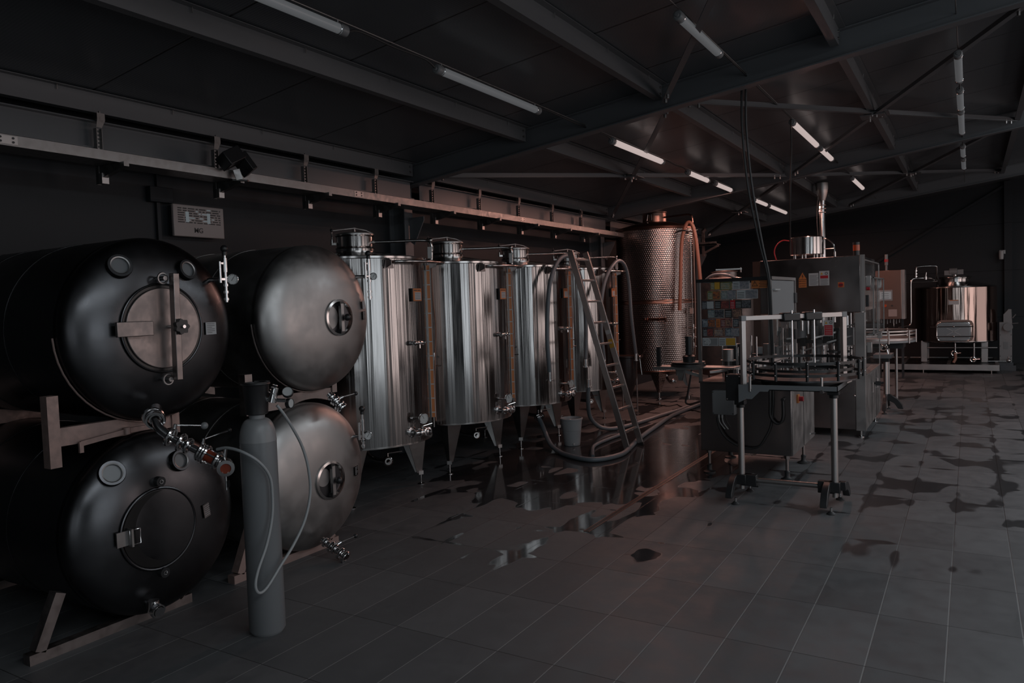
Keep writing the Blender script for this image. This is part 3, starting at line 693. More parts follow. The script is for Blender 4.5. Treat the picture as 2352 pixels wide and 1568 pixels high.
def outlet(t, p, s=1.0, down=Vector((0.10, 0.02, -0.09))):
    p = Vector(p); q = p+down*s; d = q-p; dd = d.normalized()
    m = M(); m.cyl(p-dd*0.03, q, 0.019*s, seg=18)
    for k, R in ((0.0, 0.028), (0.3, 0.034), (0.45, 0.03), (0.75, 0.036), (0.98, 0.036)): clamp_ring(m, p+d*k, dd, R*s, 0.016*s)
    o = m.obj('outlet_valve', K['chrome'], t)
    M().cyl(q-dd*0.001, q+dd*0.003, 0.02*s, seg=16).obj('valve_mouth', K['black_hole'], o)
    c = p+d*0.35; m = M(); m.cyl(c, c+Vector((0.02, 0.05, 0.02))*s, 0.010*s, seg=12); e = c+Vector((0.02, 0.05, 0.02))*s; m.cyl(e, e+Vector((0.02, 0.10, 0.012))*s, 0.0045*s, seg=8); m.obj('valve_lever', K['chrome'], o)
    M().sph(e+Vector((0.02, 0.105, 0.012))*s, 0.014*s, 12).obj('lever_ball', K['black_plastic'], o)
Y, Z = 3.65, 1.585
t = htank('upper brushed steel horizontal tank with a small round glass manway', Y, Z, 'steel_satin', 'steel_satin')
port(t, 3.735, 1.583, 0.108)
gauge(t, 4.075, 1.70, 1.99, 1.866, 0.026, x=-3.66)
plate(t, dishx(0.385)+0.014, 4.02, 1.665, 0.055, 0.055, 'paper', ny=0.5); plate(t, dishx(0.385)+0.012, 4.02, 1.590, 0.055, 0.06, 'steel_dark', ny=0.5)
cradle(t, Y, Z, 3.08, 3.86, 1.255, 1.06, 'steel_worn', 1.0)
outlet(t, (-3.62, 3.615, 1.06), 1.0, Vector((0.06, 0.03, -0.075)))
Y, Z = 3.53, 0.535
t = htank('lower brushed steel horizontal tank beside the gas cylinder', Y, Z, 'steel_satin', 'steel_satin')
port(t, 3.585, 0.507, 0.112)
gauge(t, 3.92, 0.66, 0.90, 0.745, 0.030, x=-3.64)
plate(t, dishx(0.36)+0.010, 3.865, 0.51, 0.06, 0.065, 'steel_dark', ny=0.42)
foot_frame(t, 2.92, 3.80, 'rusty_steel')
outlet(t, (-3.62, 3.50, 0.115), 1.1, Vector((0.14, 0.02, -0.075)))

# ================================================================ gas cylinder with regulator, hose
cx, cy = -3.09, 2.56
t = thing('gas_cylinder', 'tall grey gas cylinder standing on the floor in front of the tanks', 'gas cylinder', (cx, cy, 0))
r = 0.09
m = M(); m.lathe([(0, 0.0), (r*0.85, 0.0), (r, 0.02), (r, 0.985)], (cx, cy, 0), seg=48, close=False); m.obj('body', K['grey_paint'], t)
m = M(); pr = [(r+0.001, 0.985)] + [(0.038+(r-0.038)*math.cos(a*PI/20)**0.9, 0.985+0.115*math.sin(a*PI/20)) for a in range(1, 11)] + [(0.040, 1.12), (0.040, 1.135)]
m.lathe(pr, (cx, cy, 0), seg=48, close=True); m.obj('shoulder', K['grey_light'], t, label='pale grey painted shoulder')
m = M(); m.lathe([(0.047, 1.12), (0.056, 1.125), (0.066, 1.27), (0.070, 1.275), (0.070, 1.285), (0.058, 1.285), (0.05, 1.14)], (cx, cy, 0), seg=36, close=False, a0=math.radians(-20), a1=math.radians(235)); m.obj('valve_guard', K['black_plastic'], t)
m = M(); m.torus((cx, cy, 1.275), (0, 0, 1), 0.067, 0.006, 36, 8); m.torus((cx, cy, 1.13), (0, 0, 1), 0.05, 0.006, 36, 8); m.obj('guard_ring', K['black_plastic'], t)
m = M(); m.cyl((cx, cy, 1.13), (cx, cy, 1.21), 0.012, seg=14); m.cyl((cx, cy, 1.21), (cx, cy, 1.24), 0.02, seg=14); m.cbox((cx, cy-0.01, 1.17), 0.03, 0.03, 0.03); m.obj('cylinder_valve', K['chrome'], t)
m = M(); m.cyl((cx+0.01, cy, 1.185), (cx+0.09, cy+0.05, 1.20), 0.013, seg=14); m.cyl((cx+0.07, cy+0.04, 1.18), (cx+0.085, cy+0.05, 1.25), 0.022, 0.018, seg=18)
for k in range(4): m.torus((cx+0.075+0.003*k, cy+0.043+0.003*k, 1.225+0.013*k), (0.2, 0.15, 1), 0.02-0.003*k, 0.003, 18, 6)
m.cyl((cx+0.08, cy+0.045, 1.19), (cx+0.13, cy+0.075, 1.185), 0.01, seg=12); o = m.obj('regulator', K['chrome'], t)
for c, s in (((cx+0.12, cy+0.10, 1.225), 0.028), ((cx+0.11, cy+0.12, 1.165), 0.026)):
    dv = Vector((0.6, -0.62, 0.5)).normalized() if s > .027 else Vector((0.9, 0.2, 0)).normalized()
    m = M(); m.lathe([(0, -0.016), (s, -0.012), (s, 0.008), (s*0.9, 0.01), (s*0.88, 0.006)], c, dv, 24, close=False); m.obj('gauge_case', K['black_plastic'], o)
    M().cyl(Vector(c)+dv*0.0055, Vector(c)+dv*0.0065, s*0.88, seg=24).obj('dial', K['dial_face'], o)
m = M(); P = [(-2.985, 2.60, 1.165), (-2.975, 2.63, 1.12), (-2.97, 2.68, 1.04), (-2.97, 2.74, 0.93), (-2.965, 2.77, 0.81), (-2.965, 2.775, 0.68), (-2.965, 2.73, 0.55), (-2.97, 2.65, 0.44), (-2.97, 2.56, 0.36), (-2.97, 2.47, 0.28), (-2.97, 2.42, 0.268), (-2.97, 2.40, 0.31), (-2.97, 2.42, 0.38), (-2.97, 2.48, 0.49), (-2.97, 2.52, 0.61), (-2.97, 2.53, 0.72), (-2.97, 2.52, 0.82), (-2.98, 2.47, 0.90), (-3.03, 2.42, 0.955), (-3.12, 2.40, 0.975), (-3.19, 2.39, 0.965)]
m.tube(smooth_path(P, 6), 0.0075, 10); single('gas_hose', m, K['pale_hose'], 'thin pale hose looping down the front of the grey gas cylinder', 'hose')

# ================================================================ four upright tanks
VR = 0.61; VX, VY = -4.62, 6.35
def pol(ang, r, z, cx=VX, cy=VY): return Vector((cx+r*math.cos(math.radians(ang)), cy+r*math.sin(math.radians(ang)), z))
def make_vtank():
    t = thing('upright_tank', 'x', 'tank', (VX, VY, 0), 'row of upright steel tanks')
    c = (VX, VY, 0)
    m = M(); m.lathe([(VR, 0.495), (VR, 2.045)], c, seg=128, close=False)
    m.obj('shell', K['steel_sheet'], t)
    m = M(); m.lathe([(0.0, 0.455), (VR*0.6, 0.465), (VR-0.01, 0.485), (VR+0.004, 0.488), (VR+0.004, 0.500), (VR, 0.500)], c, seg=96, close=False); m.obj('base_dish', K['steel_polished'], t)
    m = M(); m.lathe([(VR, 2.04), (VR+0.007, 2.045), (VR+0.007, 2.062), (VR-0.005, 2.066), (0.25, 2.125), (0.16, 2.14)], c, seg=96, close=False); m.obj('top_cover', K['steel_polished'], t)
    m = M(); m.lathe([(0.165, 2.13), (0.165, 2.16), (0.173, 2.165), (0.165, 2.172), (0.158, 2.18), (0.158, 2.265), (0.17, 2.275), (0.17, 2.283), (0.15, 2.284)], c, seg=56, close=False); m.obj('manway_neck', K['steel_polished'], t)
    m = M(); m.lathe([(0.168, 2.283), (0.168, 2.291), (0.12, 2.305), (0.0, 2.312)], c, seg=56, close=False); o = m.obj('manway_lid', K['steel_satin'], t)
    pts = [pol(-134, 0.19, 2.285), pol(-134, 0.185, 2.325), pol(-134, 0.10, 2.335), pol(0, 0.0, 2.345), pol(46, 0.10, 2.325), pol(46, 0.16, 2.295)]
    m = M()
    for a, b2 in zip(pts[1:-1], pts[2:]): m.bar(a, b2, 0.028, 0.008)
    m.cyl(pol(0, 0, 2.31), pol(0, 0, 2.35), 0.012, seg=12); m.obj('lid_lever', K['steel_worn'], o, smooth=0)
    m = M(); p = pol(-134, 0.195, 2.2); m.cyl(p, p+Vector((0, 0, 0.13)), 0.006, seg=8); m.cyl(p+Vector((0, 0, 0.0)), p+Vector((0, 0, 0.05)), 0.014, seg=10); m.bar(pol(-134, 0.16, 2.21), p+Vector((0, 0, .01)), 0.03, 0.02); m.obj('lid_latch', K['steel_polished'], t)
    m = M(); m.sph(p+Vector((0, 0, 0.13)), 0.014, 10); m.cyl(p+Vector((0, 0, 0.13)), p+Vector((0, 0, 0.165)), 0.004, seg=6); m.obj('latch_knob', K['black_plastic'], t)
    # rinse pipe from the neck over the rim
    pr = pol(34, 0.665, 0)
    m = M(); m.tube(smooth_path([pol(36, 0.14, 2.222), pol(36, 0.35, 2.222), pol(35, 0.60, 2.223), Vector((pr.x, pr.y, 2.19)), Vector((pr.x, pr.y, 2.05))], 6), 0.0125, 12); m.sph(pol(34.5, 0.66, 2.222), 0.022, 12); m.torus(Vector((pr.x, pr.y, 2.12)), (0, 0, 1), 0.014, 0.005, 16, 6); m.obj('rinse_pipe', K['steel_polished'], t)
    m = M(); q = pol(31, 0.655, 0); m.cbox((q.x, q.y, 2.11), 0.035, 0.035, 0.10, Matrix.Rotation(math.radians(34), 3, 'Z')); m.obj('pipe_stay', K['white_plastic'], t, smooth=0)
    # hose holder: bar held by two brackets in front of the rim
    m = M(); m.tube(smooth_path([pol(-22, 0.63, 2.005), pol(-20, 0.70, 2.01), pol(-8, 0.735, 2.012), pol(8, 0.745, 2.014), pol(24, 0.76, 2.016), pol(33, 0.77, 2.017), pol(36, 0.72, 2.016), pol(35, 0.64, 2.012)], 6), 0.0125, 12); o = m.obj('hose_holder', K['steel_polished'], t)
    for ang in (-22, 33):
        a = pol(ang, 1, 0)-Vector((VX, VY, 0)); tv = Vector((-a.y, a.x, 0)); m = M()
        m.prism([(0, -0.045), (0.10, -0.018), (0.10, 0.018), (0, 0.045)], pol(ang, VR-0.002, 2.005)-tv*0.02, a, (0, 0, 1), 0.004)
        m.prism([(-0.045, -0.04), (0.045, -0.04), (0.03, 0.03), (-0.03, 0.03)], pol(ang, VR+0.008, 2.0), tv, (0, 0, 1), 0.003); m.obj('holder_bracket', K['steel_worn'], o, smooth=0)
    # level gauge
    q = pol(30, 0.635, 0)
    m = M(); m.cyl((q.x, q.y, 0.57), (q.x, q.y, 2.03), 0.008, seg=10); tv = Vector((0.64, -0.77, 0)); s = q+Vector((-0.5*0, 0, 0))
    o = m.obj('level_tube', K['steel_polished'], t)
    a = Vector((0.56, -0.83, 0)); u = Vector((0.83, 0.56, 0)); mm = M(); mk = M(); pc = Vector((q.x, q.y, 0))+a*0.012
    mm.prism([(-0.014, 0.66), (0.014, 0.66), (0.014, 2.0), (-0.014, 2.0)], pc, u, (0, 0, 1), 0.002)
    mm.obj('scale_strip', K['orange'], o, smooth=0, label='orange level scale')
    for i in range(11): mk.prism([(-0.0145, 0.70+0.125*i), (0.0145, 0.70+0.125*i), (0.0145, 0.708+0.125*i), (-0.0145, 0.708+0.125*i)], pc-u.cross(Vector((0, 0, 1)))*-0.0024, u, (0, 0, 1), 0.001)
    mk.prism([(-0.018, 0.66), (-0.014, 0.66), (-0.014, 2.0), (-0.018, 2.0)], pc, u, (0, 0, 1), 0.004); mk.prism([(0.014, 0.66), (0.018, 0.66), (0.018, 2.0), (0.014, 2.0)], pc, u, (0, 0, 1), 0.004)
    mk.obj('scale_marks', K['dial_face'], o, smooth=0)
    # thin drain hose beside the gauge, valves
    m = M(); m.tube(smooth_path([pol(38, 0.66, 2.0), pol(39, 0.665, 1.7), pol(41, 0.68, 1.45), pol(40, 0.665, 1.2), pol(36, 0.65, 0.95), pol(32, 0.65, 0.62)], 8), 0.006, 8); m.obj('drain_tube', K['terracotta_hose'], t)
    m = M(); v = pol(44, 0.66, 1.08)
    m.cyl(v, v+Vector((0, 0, 0.14)), 0.009, seg=10); m.cyl(v+Vector((0, 0, 0.10)), v+Vector((0.03, 0.03, 0.10)), 0.007, seg=8); m.cyl(v+Vector((0, 0, 0.02)), v+Vector((0.05, 0.03, 0.02)), 0.006, seg=8); m.obj('side_valve', K['chrome'], t)
    # name plate
    a = Vector((math.cos(math.radians(5)), math.sin(math.radians(5)), 0)); u = Vector((-a.y, a.x, 0)); p = pol(5, VR+0.012, 1.74)
    m = M(); m.prism([(-0.065, -0.055), (0.065, -0.055), (0.065, 0.055), (-0.065, 0.055)], p, u, (0, 0, 1), 0.006); m.prism([(-0.075, -0.055), (-0.06, -0.055), (-0.06, 0.055), (-0.075, 0.055)], p-a*0.01, u, (0, 0, 1), 0.018)
    o = m.obj('nameplate', K['black_plastic'], t, smooth=0)
    m = M(); p2 = p+a*0.0066; m.prism([(-0.06, -0.052), (0.064, -0.052), (0.064, 0.053), (-0.06, 0.053)], p2, u, (0, 0, 1), 0.0012); m.obj('orange_card', K['orange'], o, smooth=0)
    m = M(); m.prism([(-0.035, -0.042), (0.055, -0.042), (0.055, 0.022), (-0.035, 0.022)], p2+a*0.001, u, (0, 0, 1), 0.001); m.obj('printed_card', K['paper'], o, smooth=0)
    m = M()
    for i in range(4): m.prism([(-0.03, -0.034+0.015*i), (0.05, -0.034+0.015*i), (0.05, -0.030+0.015*i), (-0.03, -0.030+0.015*i)], p2+a*0.0018, u, (0, 0, 1), 0.0008)
    for x0, x1, zz in ((-0.05, 0.0, 0.034), (0.008, 0.05, 0.034)): m.prism([(x0, zz), (x1, zz), (x1, zz+0.008), (x0, zz+0.008)], p2+a*0.001, u, (0, 0, 1), 0.001)
    m.obj('print_marks', K['ink'], o, smooth=0)
    # sample valve
    a = Vector((math.cos(math.radians(-2)), math.sin(math.radians(-2)), 0)); u = Vector((0.0, 1, 0)); p = pol(-2, VR, 1.335)
    m = M(); m.cyl(p-a*0.02, p+a*0.05, 0.014, seg=12); m.cyl(p+a*0.045-u*0.03, p+a*0.045+u*0.09, 0.013, seg=12)
    for k in (-0.02, 0.01, 0.05): m.cyl(p+a*0.045+u*k, p+a*0.045+u*(k+0.014), 0.021, seg=14)
    m.cyl(p+a*0.045+u*0.05, p+a*0.045+u*0.05-Vector((0, 0, 0.045)), 0.006, seg=8); o = m.obj('sample_valve', K['chrome'], t)
    m = M(); m.torus(p+a*0.045+u*0.10, u, 0.017, 0.005, 16, 6); m.obj('valve_wheel', K['chrome'], o)
    # thermometer
    p = pol(-4, VR, 0.70); d = Vector((0.86, -0.30, 0)).normalized()
    m = M(); m.cyl(p-Vector((.02, 0, 0)), p+Vector((0.075, 0.02, 0)), 0.012, seg=12); c2 = p+Vector((0.085, 0.03, 0)); m.lathe([(0, -0.012), (0.044, -0.01), (0.046, 0.006), (0.042, 0.012), (0.040, 0.006)], c2, d, 30, close=False); o = m.obj('thermometer', K['chrome'], t)
    M().cyl(c2+d*0.006, c2+d*0.007, 0.041, seg=30).obj('dial', K['dial_face'], o)
    a_, b_, _ = frame(d); m = M(); m.bar(c2+d*0.008, c2+d*0.008+b_*0.028-a_*0.012, 0.003, 0.001, d)
    for i in range(13):
        tt = math.radians(-60+25*i); m.cbox(c2+d*0.0078+(a_*math.cos(tt)+b_*math.sin(tt))*0.034, 0.003, 0.003, 0.003)
    m.obj('needle', K['ink'], o, smooth=0)
    # outlet valve
    p = pol(-6, VR, 0.585); a = Vector((0.93, -0.1, 0)).normalized(); u = Vector((0.25, 0.95, 0)).normalized()
    m = M(); m.lathe([(0.045, 0), (0.045, 0.01), (0.024, 0.014), (0.024, 0.06)], p-a*0.01, a, 24, close=False); e = p+a*0.06
    m.cyl(e-u*0.02, e+u*0.10, 0.022, seg=18); clamp_ring(m, e+u*0.03, u, 0.034); clamp_ring(m, e+u*0.09, u, 0.034)
    q = e+u*0.10; m.lathe([(0.038, -0.012), (0.038, 0.012), (0.026, 0.014), (0.02, 0.0)], q+a*0.01, (0.8, -0.2, 0), 24, close=False); m.obj('outlet_valve', K['chrome'], t)
    o = t.children[-1]
    m = M(); m.cyl(e+u*0.06, e+u*0.06+Vector((0, 0, 0.055)), 0.008, seg=10); h = e+u*0.06+Vector((0, 0, 0.05)); m.cyl(h, h+u*0.10+Vector((0, 0, 0.012)), 0.005, seg=8); m.obj('valve_lever', K['chrome'], o)
    # legs
    for ang in (-60, 60, 180):
        d = Vector((math.cos(math.radians(ang)), math.sin(math.radians(ang)), 0)); u = Vector((-d.y, d.x, 0)); ft = pol(ang, 0.53, 0)
        m = M(); top = pol(ang, 0.585, 0.50); bot = ft+Vector((0, 0, 0.11))
        # tapered folded plate: two faces meeting at the outer edge
        for s in (-1, 1):
            vs = [top+d*0.015, top-d*0.23+u*s*0.12, bot-d*0.045+u*s*0.028, bot+d*0.012]
            n = (vs[1]-vs[0]).cross(vs[3]-vs[0]).normalized()*0.004
            m.add(vs+[v_-n for v_ in vs], [(0, 1, 2, 3), (7, 6, 5, 4), (0, 4, 5, 1), (1, 5, 6, 2), (2, 6, 7, 3), (3, 7, 4, 0)])
        m.cbox(bot-d*0.005, 0.045, 0.045, 0.035, Matrix.Rotation(math.radians(ang), 3, 'Z')); o = m.obj('leg', K['steel_satin'], t, smooth=20)
        m = M(); m.cyl((ft.x, ft.y, 0.012), (ft.x, ft.y, 0.12), 0.008, seg=10); m.lathe([(0.033, 0.0), (0.033, 0.006), (0.012, 0.014)], (ft.x, ft.y, 0), (0, 0, 1), 20, close=True); m.obj('foot', K['chrome'], o)
    # bottom drain with disc valve
    p = Vector((VX+0.05, VY-0.02, 0.46)); m = M(); m.tube(smooth_path([p, p-Vector((0, 0, 0.08)), p+Vector((0.08, 0.0, -0.14)), p+Vector((0.22, 0.0, -0.15))], 6), 0.02, 12)
    q = p+Vector((0.24, -0.0, -0.15)); m.lathe([(0.020, -0.03), (0.042, -0.02), (0.042, 0.01), (0.03, 0.02), (0.018, 0.02)], q, (0.8, -0.6, 0), 24, close=False); m.obj('bottom_outlet', K['steel_polished'], t)
    o = t.children[-1]; m = M(); m.cyl(q+Vector((0, 0, 0.03)), q+Vector((0, 0, 0.07)), 0.007, seg=8); m.cyl(q+Vector((0, 0, 0.066)), q+Vector((0.06, 0.12, 0.068)), 0.005, seg=8); m.obj('valve_lever', K['chrome'], o)
    return t
vt = make_vtank(); v0 = vt
for yy, lab in ((4.98, 'upright steel tank nearest the camera, partly behind the upper steel horizontal tank'), (6.35, 'second upright steel tank from the left, clear of hoses'),
                (7.72, 'third upright steel tank, behind the ladder top, with one grey hose draped over it'), (9.08, 'fourth upright steel tank, farthest of the row, beside the dimpled tank')):
    o = v0 if yy == 6.35 else copy_tree(v0)
    o.location = (VX, yy, 0); o['label'] = lab
# ================================================================ dimpled tank
TX, TY, TR = -4.60, 12.35, 0.66
t = thing('dimpled_tank', 'tall tank with a dimpled cooling jacket and pointed legs at the end of the row', 'tank', (TX, TY, 0))
c = (TX, TY, 0)
m = M(); m.lathe([(TR, 0.46), (TR, 1.56)], c, seg=128, close=False); m.lathe([(TR, 1.62), (TR, 2.78)], c, seg=128, close=False); m.obj('dimpled_jacket', K['steel_dimpled'], t)
m = M(); m.lathe([(TR-0.004, 0.44), (TR-0.004, 2.82), (TR-0.02, 2.84), (0.30, 2.93), (0.21, 2.935)], c, seg=96, close=False); m.lathe([(0, 0.36), (TR*0.7, 0.38), (TR-0.004, 0.44)], c, seg=96, close=False)
for z in (0.455, 1.565, 1.615, 2.785): m.torus((TX, TY, z), (0, 0, 1), TR, 0.006, 96, 6)
m.obj('shell', K['copper_steel'], t)
m = M(); m.lathe([(0.2, 2.92), (0.2, 3.09), (0.212, 3.10), (0.212, 3.11), (0.0, 3.13)], (TX, TY, 0), seg=48, close=False); m.obj('manway_neck', K['copper_steel'], t)
m = M(); a = Vector((TX, TY, 0)); m.tube([a+Vector((-.05, -.22, 2.96)), a+Vector((-.03, -.23, 3.06)), a+Vector((.03, -.225, 3.06)), a+Vector((.03, -.22, 2.96))], 0.008, 8); m.obj('neck_handle', K['steel_polished'], t)
m = M(); m.tube(smooth_path([(-4.42, 12.3, 3.01), (-4.1, 12.2, 3.01), (-3.92, 12.15, 3.0), (-3.87, 12.13, 2.9), (-3.86, 12.13, 2.4), (-3.86, 12.13, 1.2), (-3.88, 12.12, 0.7)], 8), 0.014, 12); m.obj('rinse_pipe', K['copper_steel'], t)
m = M(); m.tube(smooth_path([(-4.10, 11.92, 2.70), (-3.98, 11.85, 2.72), (-3.80, 11.90, 2.72), (-3.76, 12.0, 2.72), (-3.95, 12.2, 2.72)], 6), 0.014, 10); m.obj('hose_holder', K['steel_polished'], t)
for yy, z in ((11.8, 1.35),):
    m = M(); m.cyl((-4.55, 11.70, 1.31), (-4.55, 11.62, 1.31), 0.02, seg=12); m.cyl((-4.50, 11.62, 1.31), (-4.17, 11.62, 1.315), 0.022, seg=14)
    for xx in (-4.50, -4.30, -4.19): m.cyl((xx, 11.62, 1.31), (xx+0.02, 11.62, 1.31), 0.034, seg=14)
    m.cyl((-4.19, 11.60, 1.31), (-4.19, 11.60, 1.13), 0.005, seg=6); m.obj('sample_pipe', K['copper_steel'], t)
m = M(); m.cyl((-3.905, 12.13, 0.75), (-3.905, 12.13, 2.6), 0.008, seg=8); m.obj('level_tube', K['steel_polished'], t)
m = M(); m.box(-3.925, -3.875, 12.06, 12.10, 1.38, 1.47); m.obj('tube_holder', K['white_plastic'], t, smooth=0)
for z in (1.0, 1.15, 0.85):
    m = M(); m.cyl((-3.96, 12.08, z), (-3.82, 12.02, z), 0.009, seg=8); m.cyl((-3.87, 12.04, z-0.02), (-3.87, 12.04, z+0.06), 0.016, seg=10); m.obj('side_valve', K['chrome'], t)
for ang in (-69, 51, 171):
    d = Vector((math.cos(math.radians(ang)), math.sin(math.radians(ang)), 0)); u = Vector((-d.y, d.x, 0)); ft = Vector((TX, TY, 0))+d*0.60
    top = ft+Vector((0, 0, 0.45))+d*0.06; bot = ft+Vector((0, 0, 0.10)); m = M()
    for s in (-1, 1):
        vs = [top+d*0.01, top-d*0.24+u*s*0.15, bot-d*0.03+u*s*0.028, bot+d*0.012]; n = (vs[1]-vs[0]).cross(vs[3]-vs[0]).normalized()*0.005
        m.add(vs+[q-n for q in vs], [(0, 1, 2, 3), (7, 6, 5, 4), (0, 4, 5, 1), (1, 5, 6, 2), (2, 6, 7, 3), (3, 7, 4, 0)])
    o = m.obj('leg', K['steel_dimpled'] if ang < 0 else K['steel_satin'], t, smooth=20)
    m = M(); m.cyl((ft.x, ft.y, 0.008), (ft.x, ft.y, 0.12), 0.012, seg=10); m.lathe([(0.04, 0.0), (0.04, 0.006), (0.012, 0.014)], (ft.x, ft.y, 0), seg=16); m.obj('foot', K['chrome'], o)
m = M(); m.tube(smooth_path([(-4.45, 12.3, 0.38), (-4.42, 12.3, 0.28), (-4.3, 12.1, 0.24), (-4.2, 11.95, 0.26)], 6), 0.022, 10); m.lathe([(0.03, -0.02), (0.05, -0.01), (0.05, 0.01), (0.03, 0.02)], (-4.19, 11.93, 0.27), (0.3, -0.9, 0), 20, close=True); m.obj('bottom_outlet', K['chrome'], t)
# terracotta hose over the holder
P = [(-4.02, 11.84, 1.44), (-4.0, 11.86, 1.95), (-3.985, 11.87, 2.35), (-3.96, 11.87, 2.60), (-3.91, 11.88, 2.78), (-3.86, 11.89, 2.85), (-3.80, 11.90, 2.80), (-3.75, 11.90, 2.6), (-3.715, 11.90, 2.25), (-3.69, 11.90, 1.9), (-3.68, 11.90, 1.45), (-3.675, 11.92, 1.05)]
m = M(); m.tube(smooth_path(P, 8), 0.030, 12); single('draped_hose', m, K['terracotta_hose'], 'terracotta hose hooked over the top right of the dimpled tank', 'hose')

# ================================================================ hoses over the upright tanks
def hose_fit(m, p): p = Vector(p); m.cyl(p, p-Vector((0, 0, 0.085)), 0.026, seg=16); m.cyl(p-Vector((0, 0, 0.085)), p-Vector((0, 0, 0.10)), 0.038, seg=16)
def draped(P, lab, r=0.024):
    t = thing('draped_hose', lab, 'hose', P[len(P)//2], 'hoses hung over the tank rails')
    m = M(); m.tube(smooth_path(P, 8), r, 12); m.obj('tube', K['grey_hose'], t)
    for e in (P[0], P[-1]):
        m = M(); hose_fit(m, e); m.obj('end_fitting', K['chrome'], t)
draped([(-3.93, 7.21, 0.88), (-3.93, 7.18, 1.24), (-3.93, 7.22, 1.61), (-3.93, 7.31, 1.90), (-3.92, 7.50, 2.11), (-3.90, 7.70, 2.16), (-3.92, 7.90, 2.10), (-3.93, 8.06, 1.88), (-3.93, 8.15, 1.5), (-3.93, 8.14, 1.1), (-3.93, 8.12, 0.95)], 'grey hose draped over the rail of the third upright tank, behind the ladder top')
draped([(-3.93, 8.65, 0.90), (-3.93, 8.59, 1.26), (-3.93, 8.62, 1.64), (-3.92, 8.77, 1.94), (-3.90, 9.06, 2.14), (-3.92, 9.36, 2.10), (-3.93, 9.52, 1.86), (-3.93, 9.58, 1.39), (-3.93, 9.70, 0.90)], 'grey hose draped over the rail of the fourth upright tank beside the dimpled tank')

# ladder
t = thing('ladder', 'aluminium ladder leaning against the third upright tank', 'ladder', (-3.18, 7.73, 0))
for y, s in ((7.54, -1), (7.925, 1)):
    p0 = Vector((-3.175, y, 0.0)); p1 = Vector((-3.80, y, 2.20)); d = (p1-p0).normalized(); n = d.cross(Vector((0, 1, 0))); n = -n if n.x < 0 else n
    m = M(); a = Vector((0, 1, 0))
    m.bar(p0, p1, 0.070, 0.004, a); 
    for k in (-1, 1): m.bar(p0+n*0.033*k-a*s*0.012, p1+n*0.033*k-a*s*0.012, 0.004, 0.024, a)
    m = M(); m.bar(p0, p1, 0.068, 0.024, a)
    o = m.obj('side_rail', K['aluminium'], t, bevel=0.003)
    m = M(); m.bar(p0+n*0.0345, p1+n*0.0345, 0.001, 0.006, a); m.obj('rail_groove', K['ink'], o, smooth=0)
    q = p0-Vector((0, 0, 0)); M().bar(p0, p0+d*0.03, 0.072, 0.028, a).obj('rubber_foot', K['black_rubber'], o, smooth=0)
    if s > 0:
        for f, w_, mt in ((0.50, 0.10, 'yellow'), (0.57, 0.05, 'paper')):
            q = p0.lerp(p1, f); M().bar(q, q+d*w_, 0.056, 0.0255, a).obj('sticker', K[mt], o, smooth=0)
for i in range(9):
    f = 0.092+0.1085*i; p = Vector((-3.175, 0, 0)).lerp(Vector((-3.80, 0, 2.20)), f)
    m = M(); m.box(p.x-0.016, p.x+0.016, 7.55, 7.915, p.z-0.012, p.z+0.012); m.obj('rung', K['aluminium'], t, bevel=0.003)

# bucket
t = thing('bucket', 'translucent white plastic bucket on the wet floor below the third tank', 'bucket', (-3.88, 7.66, 0))
bx, by = -3.90, 7.64
m = M(); m.lathe([(0, 0.003), (0.088, 0.003), (0.092, 0.012), (0.120, 0.30), (0.128, 0.30), (0.128, 0.315), (0.120, 0.317), (0.116, 0.30), (0.088, 0.02), (0, 0.015)], (bx, by, 0), seg=40, close=False); m.obj('body', K['bucket_plastic'], t)
m = M(); m.lathe([(0, 0.175), (0.103, 0.175)], (bx, by, 0), seg=40, close=False); m.torus((bx, by, 0.175), (0, 0, 1), 0.1075, 0.0015, 40, 6); m.obj('water', K['grey_light'], t)
m = M(); m.tube([(bx-0.125, by, 0.30), (bx-0.13, by, 0.33), (bx-0.11, by+0.01, 0.335)], 0.004, 6); m.cyl((bx+0.06, by-0.075, 0.03), (bx+0.068, by-0.083, 0.03), 0.012, seg=12); m.obj('handle_lug', K['white_plastic'], t)
# floor hoses
t = thing('floor_hose', 'thick grey hose curving from the third tank outlet across the wet floor', 'hose', (-3.4, 7.2, 0), 'hoses on the floor')
P = [(-4.32, 7.62, 0.30), (-4.20, 7.50, 0.22), (-4.0, 7.30, 0.07), (-3.79, 7.12, 0.026), (-3.60, 6.98, 0.026), (-3.42, 6.90, 0.026), (-3.28, 6.90, 0.026), (-3.18, 7.03, 0.026), (-3.13, 7.28, 0.026), (-3.18, 7.6, 0.026), (-3.30, 8.2, 0.026), (-3.42, 9.1, 0.026), (-3.52, 10.0, 0.026), (-3.50, 11.2, 0.026)]
m = M(); m.tube(smooth_path(P, 8), 0.026, 12); m.obj('tube', K['grey_hose'], t)
m = M(); e = Vector(P[0]); d = Vector((0.6, -0.6, -0.3)).normalized(); clamp_ring(m, e, d, 0.05, 0.03); m.cyl(e-d*0.03, e+d*0.05, 0.032, seg=16); m.cyl(e, e+Vector((0, 0, 0.09)), 0.008, seg=8); m.obj('end_coupling', K['chrome'], t)
t = thing('floor_hose', 'thick grey hose dropping from the third tank valve behind the ladder', 'hose', (-3.9, 8.6, 0), 'hoses on the floor')
P = [(-3.98, 8.28, 0.60), (-4.0, 8.30, 0.42), (-4.02, 8.38, 0.22), (-3.98, 8.50, 0.09), (-3.90, 8.62, 0.034), (-3.80, 8.80, 0.026), (-3.72, 9.3, 0.026), (-3.66, 10.0, 0.026), (-3.60, 10.6, 0.026), (-3.62, 11.4, 0.026)]
m = M(); m.tube(smooth_path(P, 8), 0.026, 12); m.obj('tube', K['grey_hose'], t)
